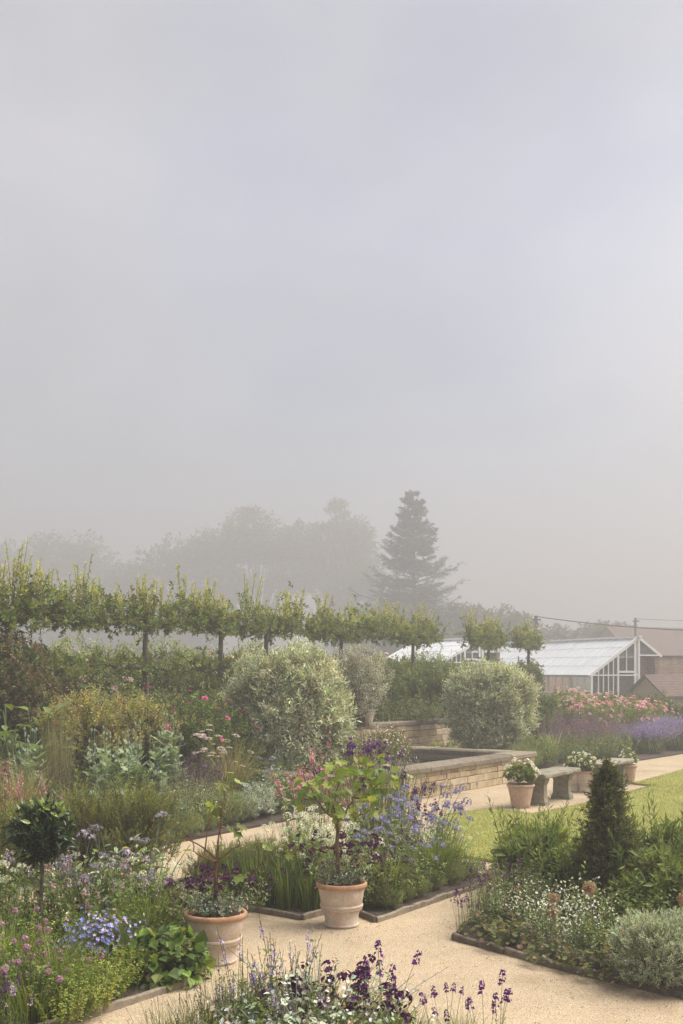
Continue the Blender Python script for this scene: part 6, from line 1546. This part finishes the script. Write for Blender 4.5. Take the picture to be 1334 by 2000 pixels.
# -- right border beyond the path
for px, z, sc, lb in [(1270, 26.2, 1.15, 'lavender mound in full flower by the gravel path'), (1325, 27.4, 1.25, 'lavender mound farther along the gravel path'), (1240, 26.6, .95, 'lavender mound beside the mauve salvia'), (1300, 28.6, 1.2, 'lavender mound behind the path side lavender')]:
    plant('lavender', P(px, z), lb, 'lavender', (sc * 1.15, sc * 1.15, sc))
for px, z, sc in [(1100, 24.3, 1.0), (1140, 24.8, 1.0), (1170, 25.3, .95), (1075, 24.0, .9), (1120, 25.6, 1.05), (1205, 26.0, .9)]:
    plant('mauve_salvia', P(px, z), 'mauve salvia spikes behind the stone benches', 'flowers', sc, group='mauve salvia behind the benches')
for px, z, sc, lb in [(1175, 30.5, .88, 'pale pink climbing rose bush in front of the glasshouse door'), (1125, 30.0, .85, 'pale pink rose bush before the clipped hedge'), (1108, 31.5, .95, 'pale pink rose bush at the hedge end')]:
    plant('pink_rose', P(px, z), lb, 'rose', sc)
for px, z, sc, lb in [(1155, 28.2, 1.0, 'deep pink rose bush behind the mauve salvia'), (1215, 28.8, 1.05, 'deep pink rose bush between the lavender and the pale roses'), (1260, 29.8, 1.0, 'deep pink rose bush behind the lavender')]:
    plant('deep_pink_rose', P(px, z), lb, 'rose', sc)
for px, z, sc in [(1060, 25.6, .7), (1085, 27.5, .85), (1050, 28.0, 1.0), (1080, 30.5, 1.0), (1110, 27.0, .75), (1230, 32.0, .9), (1270, 33.0, .9), (1320, 31.5, .8), (1190, 33.0, .95), (1300, 35.0, .9)]:
    plant('green_shrub', P(px, z), 'soft green shrub among the roses of the far border', 'shrub', sc, group='green shrubs among the roses')
for px, z, sc, lb in [(1018, 21.6, .95, 'pale green feathery mound right behind the pond corner'.replace('right ', '')), (1045, 22.6, 1.1, 'pale green feathery mound between the pond corner and the mauve salvia')]:
    plant('feathery_mound', P(px, z), lb, 'plant', (sc * 1.4, sc * 1.4, sc * 1.5))
plant('spiky_yucca', P(1082, 22.9), 'tuft of pale spiky strap leaves behind the pond-end bench', 'yucca', 1.0)
for px, z, sc in [(1060, 22.2, 1.0), (1105, 23.4, 1.1), (1140, 23.9, 1.0), (1180, 24.5, 1.0), (1210, 25.0, 1.0), (1225, 25.4, .9), (1150, 26.5, 1.3), (1190, 27.3, 1.3), (1340, 30.0, 1.2)]:
    plant('leafy_perennial', P(px, z), 'leafy green plant along the far gravel path', 'plant', sc, group='leafy plants of the far border')
for i, (q, sc) in enumerate(zip(BP, (1.15, .85, .95, .8))):
    plant('white_geranium', q[:2], ['white geranium spilling from the plain pot nearest the pond wall', 'white geranium in the narrow pot between the benches', 'white geranium in the wide banded pot between the benches', 'white geranium in the plain pot by the lavender'][i], 'flowers', sc, z=(.31, .305, .32, .305)[i])
# clipped hedge before the glasshouse
rng = np.random.default_rng(9)
hx = at(1108, 40)[:2]; hd = np.array([-.35, .937])
hg = thing('clipped_hedge', 'low clipped dark green hedge in front of the long glasshouse', 'hedge', (hx[0], hx[1], 0), math.atan2(hd[1], hd[0]))
f = MB(); n = 2600
q = np.stack([rng.uniform(-2.2, 3.8, n), rng.uniform(-.5, .5, n), rng.uniform(.05, 1.05, n)], 1); face = rng.integers(0, 3, n)
q[face == 0, 1] = -.5; q[face == 1, 2] = 1.05; q[face == 2, 0] = -2.2; q += rng.normal(0, .03, q.shape)
dn = np.where((face == 0)[:, None], np.array([0, -1, .3]), np.where((face == 1)[:, None], np.array([0, 0, 1.0]), np.array([-1, 0, .3])))
shoots(f, rng, q - norm(dn) * .1, norm(dn + rng.normal(0, .4, dn.shape)), .12, 7, .04, .022, G_MID + G_DARK, 60, b=.2); part('foliage', f, M_LEAF, hg)
sb = MB(); tubes(sb, np.array([[[x_, 0, 0], [x_ + .05, .05, .4], [x_, 0, .95]] for x_ in np.arange(-2, 3.7, .4)]), np.array([.03, .02, .01]), 5, BROWN); part('branches', sb, M_BARK, hg)

# ------------------------------------------------------------------ stuff: lawn blades, path litter
def inside(poly, X, Y):
    r = np.zeros(len(X), bool); p = np.array(poly); j = len(p) - 1
    for i in range(len(p)):
        c = ((p[i, 1] > Y) != (p[j, 1] > Y)) & (X < (p[j, 0] - p[i, 0]) * (Y - p[i, 1]) / (p[j, 1] - p[i, 1] + 1e-12) + p[i, 0]); r ^= c; j = i
    return r
rng = np.random.default_rng(31)
n = 420000; y_ = rng.uniform(7, 25, n) ; x_ = rng.uniform(1, 9.5, n)
k = inside(LAWN_POLY, x_, y_) & (x_ < .33 * y_ + .6) & (rng.uniform(0, 1, n) < np.clip(14 / y_, .3, 1)); x_, y_ = x_[k], y_[k]; n = len(x_)
b0 = np.stack([x_, y_, np.full(n, .028)], 1); ln = rng.normal(0, .011, (n, 3)); ln[:, 2] = rng.uniform(.014, .034, n)
sd_ = perp(rng, norm(ln)) * .0035
patch = .5 + .5 * np.sin(x_ * 1.7 + np.sin(y_ * 1.1) * 2) * np.sin(y_ * 1.3 + x_ * .6)
c_ = jitcol(rng, [(0.36, 0.345, 0.135), (0.41, 0.38, 0.165), (0.31, 0.315, 0.11)], n, .18) * (1 + .16 * (patch - .5))[:, None]
gm = MB().add(np.stack([b0 - sd_, b0 + sd_, b0 + ln], 1).reshape(-1, 3), [np.arange(3 * n).reshape(-1, 3)], np.repeat(c_, 3, 0))
pts_e = np.array(LAWN_POLY[-1:] + LAWN_POLY[:10]); seg = pts_e[1:] - pts_e[:-1]; m = 5200; iz = rng.choice(len(seg), m, p=np.linalg.norm(seg, axis=1) / np.linalg.norm(seg, axis=1).sum())
e0 = pts_e[iz] + seg[iz] * rng.uniform(0, 1, (m, 1)) + rng.normal(0, .014, (m, 2)); b1 = np.stack([e0[:, 0], e0[:, 1], np.full(m, .012)], 1)
l1 = rng.normal(0, .022, (m, 3)); l1[:, 2] = rng.uniform(.02, .055, m); s1 = perp(rng, norm(l1)) * .003
gm.add(np.stack([b1 - s1, b1 + s1, b1 + l1], 1).reshape(-1, 3), [np.arange(3 * m).reshape(-1, 3)], np.repeat(jitcol(rng, [(0.30, 0.32, 0.08), (0.22, 0.26, 0.06)], m, .2), 3, 0))
tag(part('grass_blades', gm, M_LEAF), 'short mown grass of the lawn', 'grass', kind='stuff')
# loose stones and fallen bits on the gravel
n = 9000; y_ = 5.5 + 18 * rng.uniform(0, 1, n) ** 1.6; x_ = rng.uniform(-.33, .33, n) * y_ * 1.05
k = ~inside(LAWN_POLY, x_, y_)
for poly in (BED_C, BED_R, BED_L, BED_F): k &= ~inside(poly, x_, y_)
k &= (x_ > np.interp(y_, [q[1] for q in LINE], [q[0] for q in LINE]) + .1); x_, y_ = x_[k], y_[k]; n = len(x_)
r_ = rng.uniform(.0025, .0065, n); c0 = np.stack([x_, y_, r_ * .3 + .001], 1)
oct_ = np.array([[1, 0, 0], [0, 1, 0], [-1, 0, 0], [0, -1, 0], [0, 0, .7], [0, 0, -.5]])
v_ = c0[:, None] + oct_[None] * r_[:, None, None] * rng.uniform(.6, 1.3, (n, 6, 1))
fc = np.array([[0, 1, 4], [1, 2, 4], [2, 3, 4], [3, 0, 4]])
c_ = jitcol(rng, [(0.42, 0.34, 0.23), (0.55, 0.47, 0.35), (0.50, 0.42, 0.30), (0.26, 0.20, 0.13)], n, .15)
lm = MB().add(v_.reshape(-1, 3), [((np.arange(n) * 6)[:, None, None] + fc[None]).reshape(-1, 3)], np.repeat(c_, 6, 0))
tag(part('loose_gravel', lm, M_STEM), 'loose stones scattered over the gravel path', 'gravel', kind='stuff')

# fallen leaves and petals, thickest beside the edgings
edges = np.array([(-1.47, 6.26), (-0.95, 6.98), (-0.31, 8.81), (0.27, 8.72), (1.21, 10.1), (0.81, 8.17), (1.44, 7.33), (2.03, 6.7), (-1.9, 10.05), (0.1, 6.1), (0.0, 8.3), (-.8, 7.2)])
n = 900; e0 = edges[rng.integers(0, len(edges), n)] + rng.normal(0, .38, (n, 2)); k = ~inside(LAWN_POLY, e0[:, 0], e0[:, 1])
for poly in (BED_C, BED_R, BED_L, BED_F): k &= ~inside(poly, e0[:, 0], e0[:, 1])
e0 = e0[k]; n = len(e0); a_ = rng.uniform(0, 6.28, n)
fb = MB(); leaves(fb, np.stack([e0[:, 0], e0[:, 1], np.full(n, .004)], 1), np.stack([np.cos(a_), np.sin(a_), rng.uniform(0, .12, n)], 1), np.array([0, 0, 1.0]) + rng.normal(0, .15, (n, 3)), rng.uniform(.008, .026, n), rng.uniform(.005, .012, n),
       jitcol(rng, [(0.17, 0.11, 0.05), (0.24, 0.19, 0.09), (0.12, 0.14, 0.05), (0.35, 0.28, 0.36)], n, .25), 'dia')
tag(part('fallen_leaves', fb, M_LEAF), 'fallen leaves and petals scattered on the gravel path', 'leaf litter', kind='stuff')
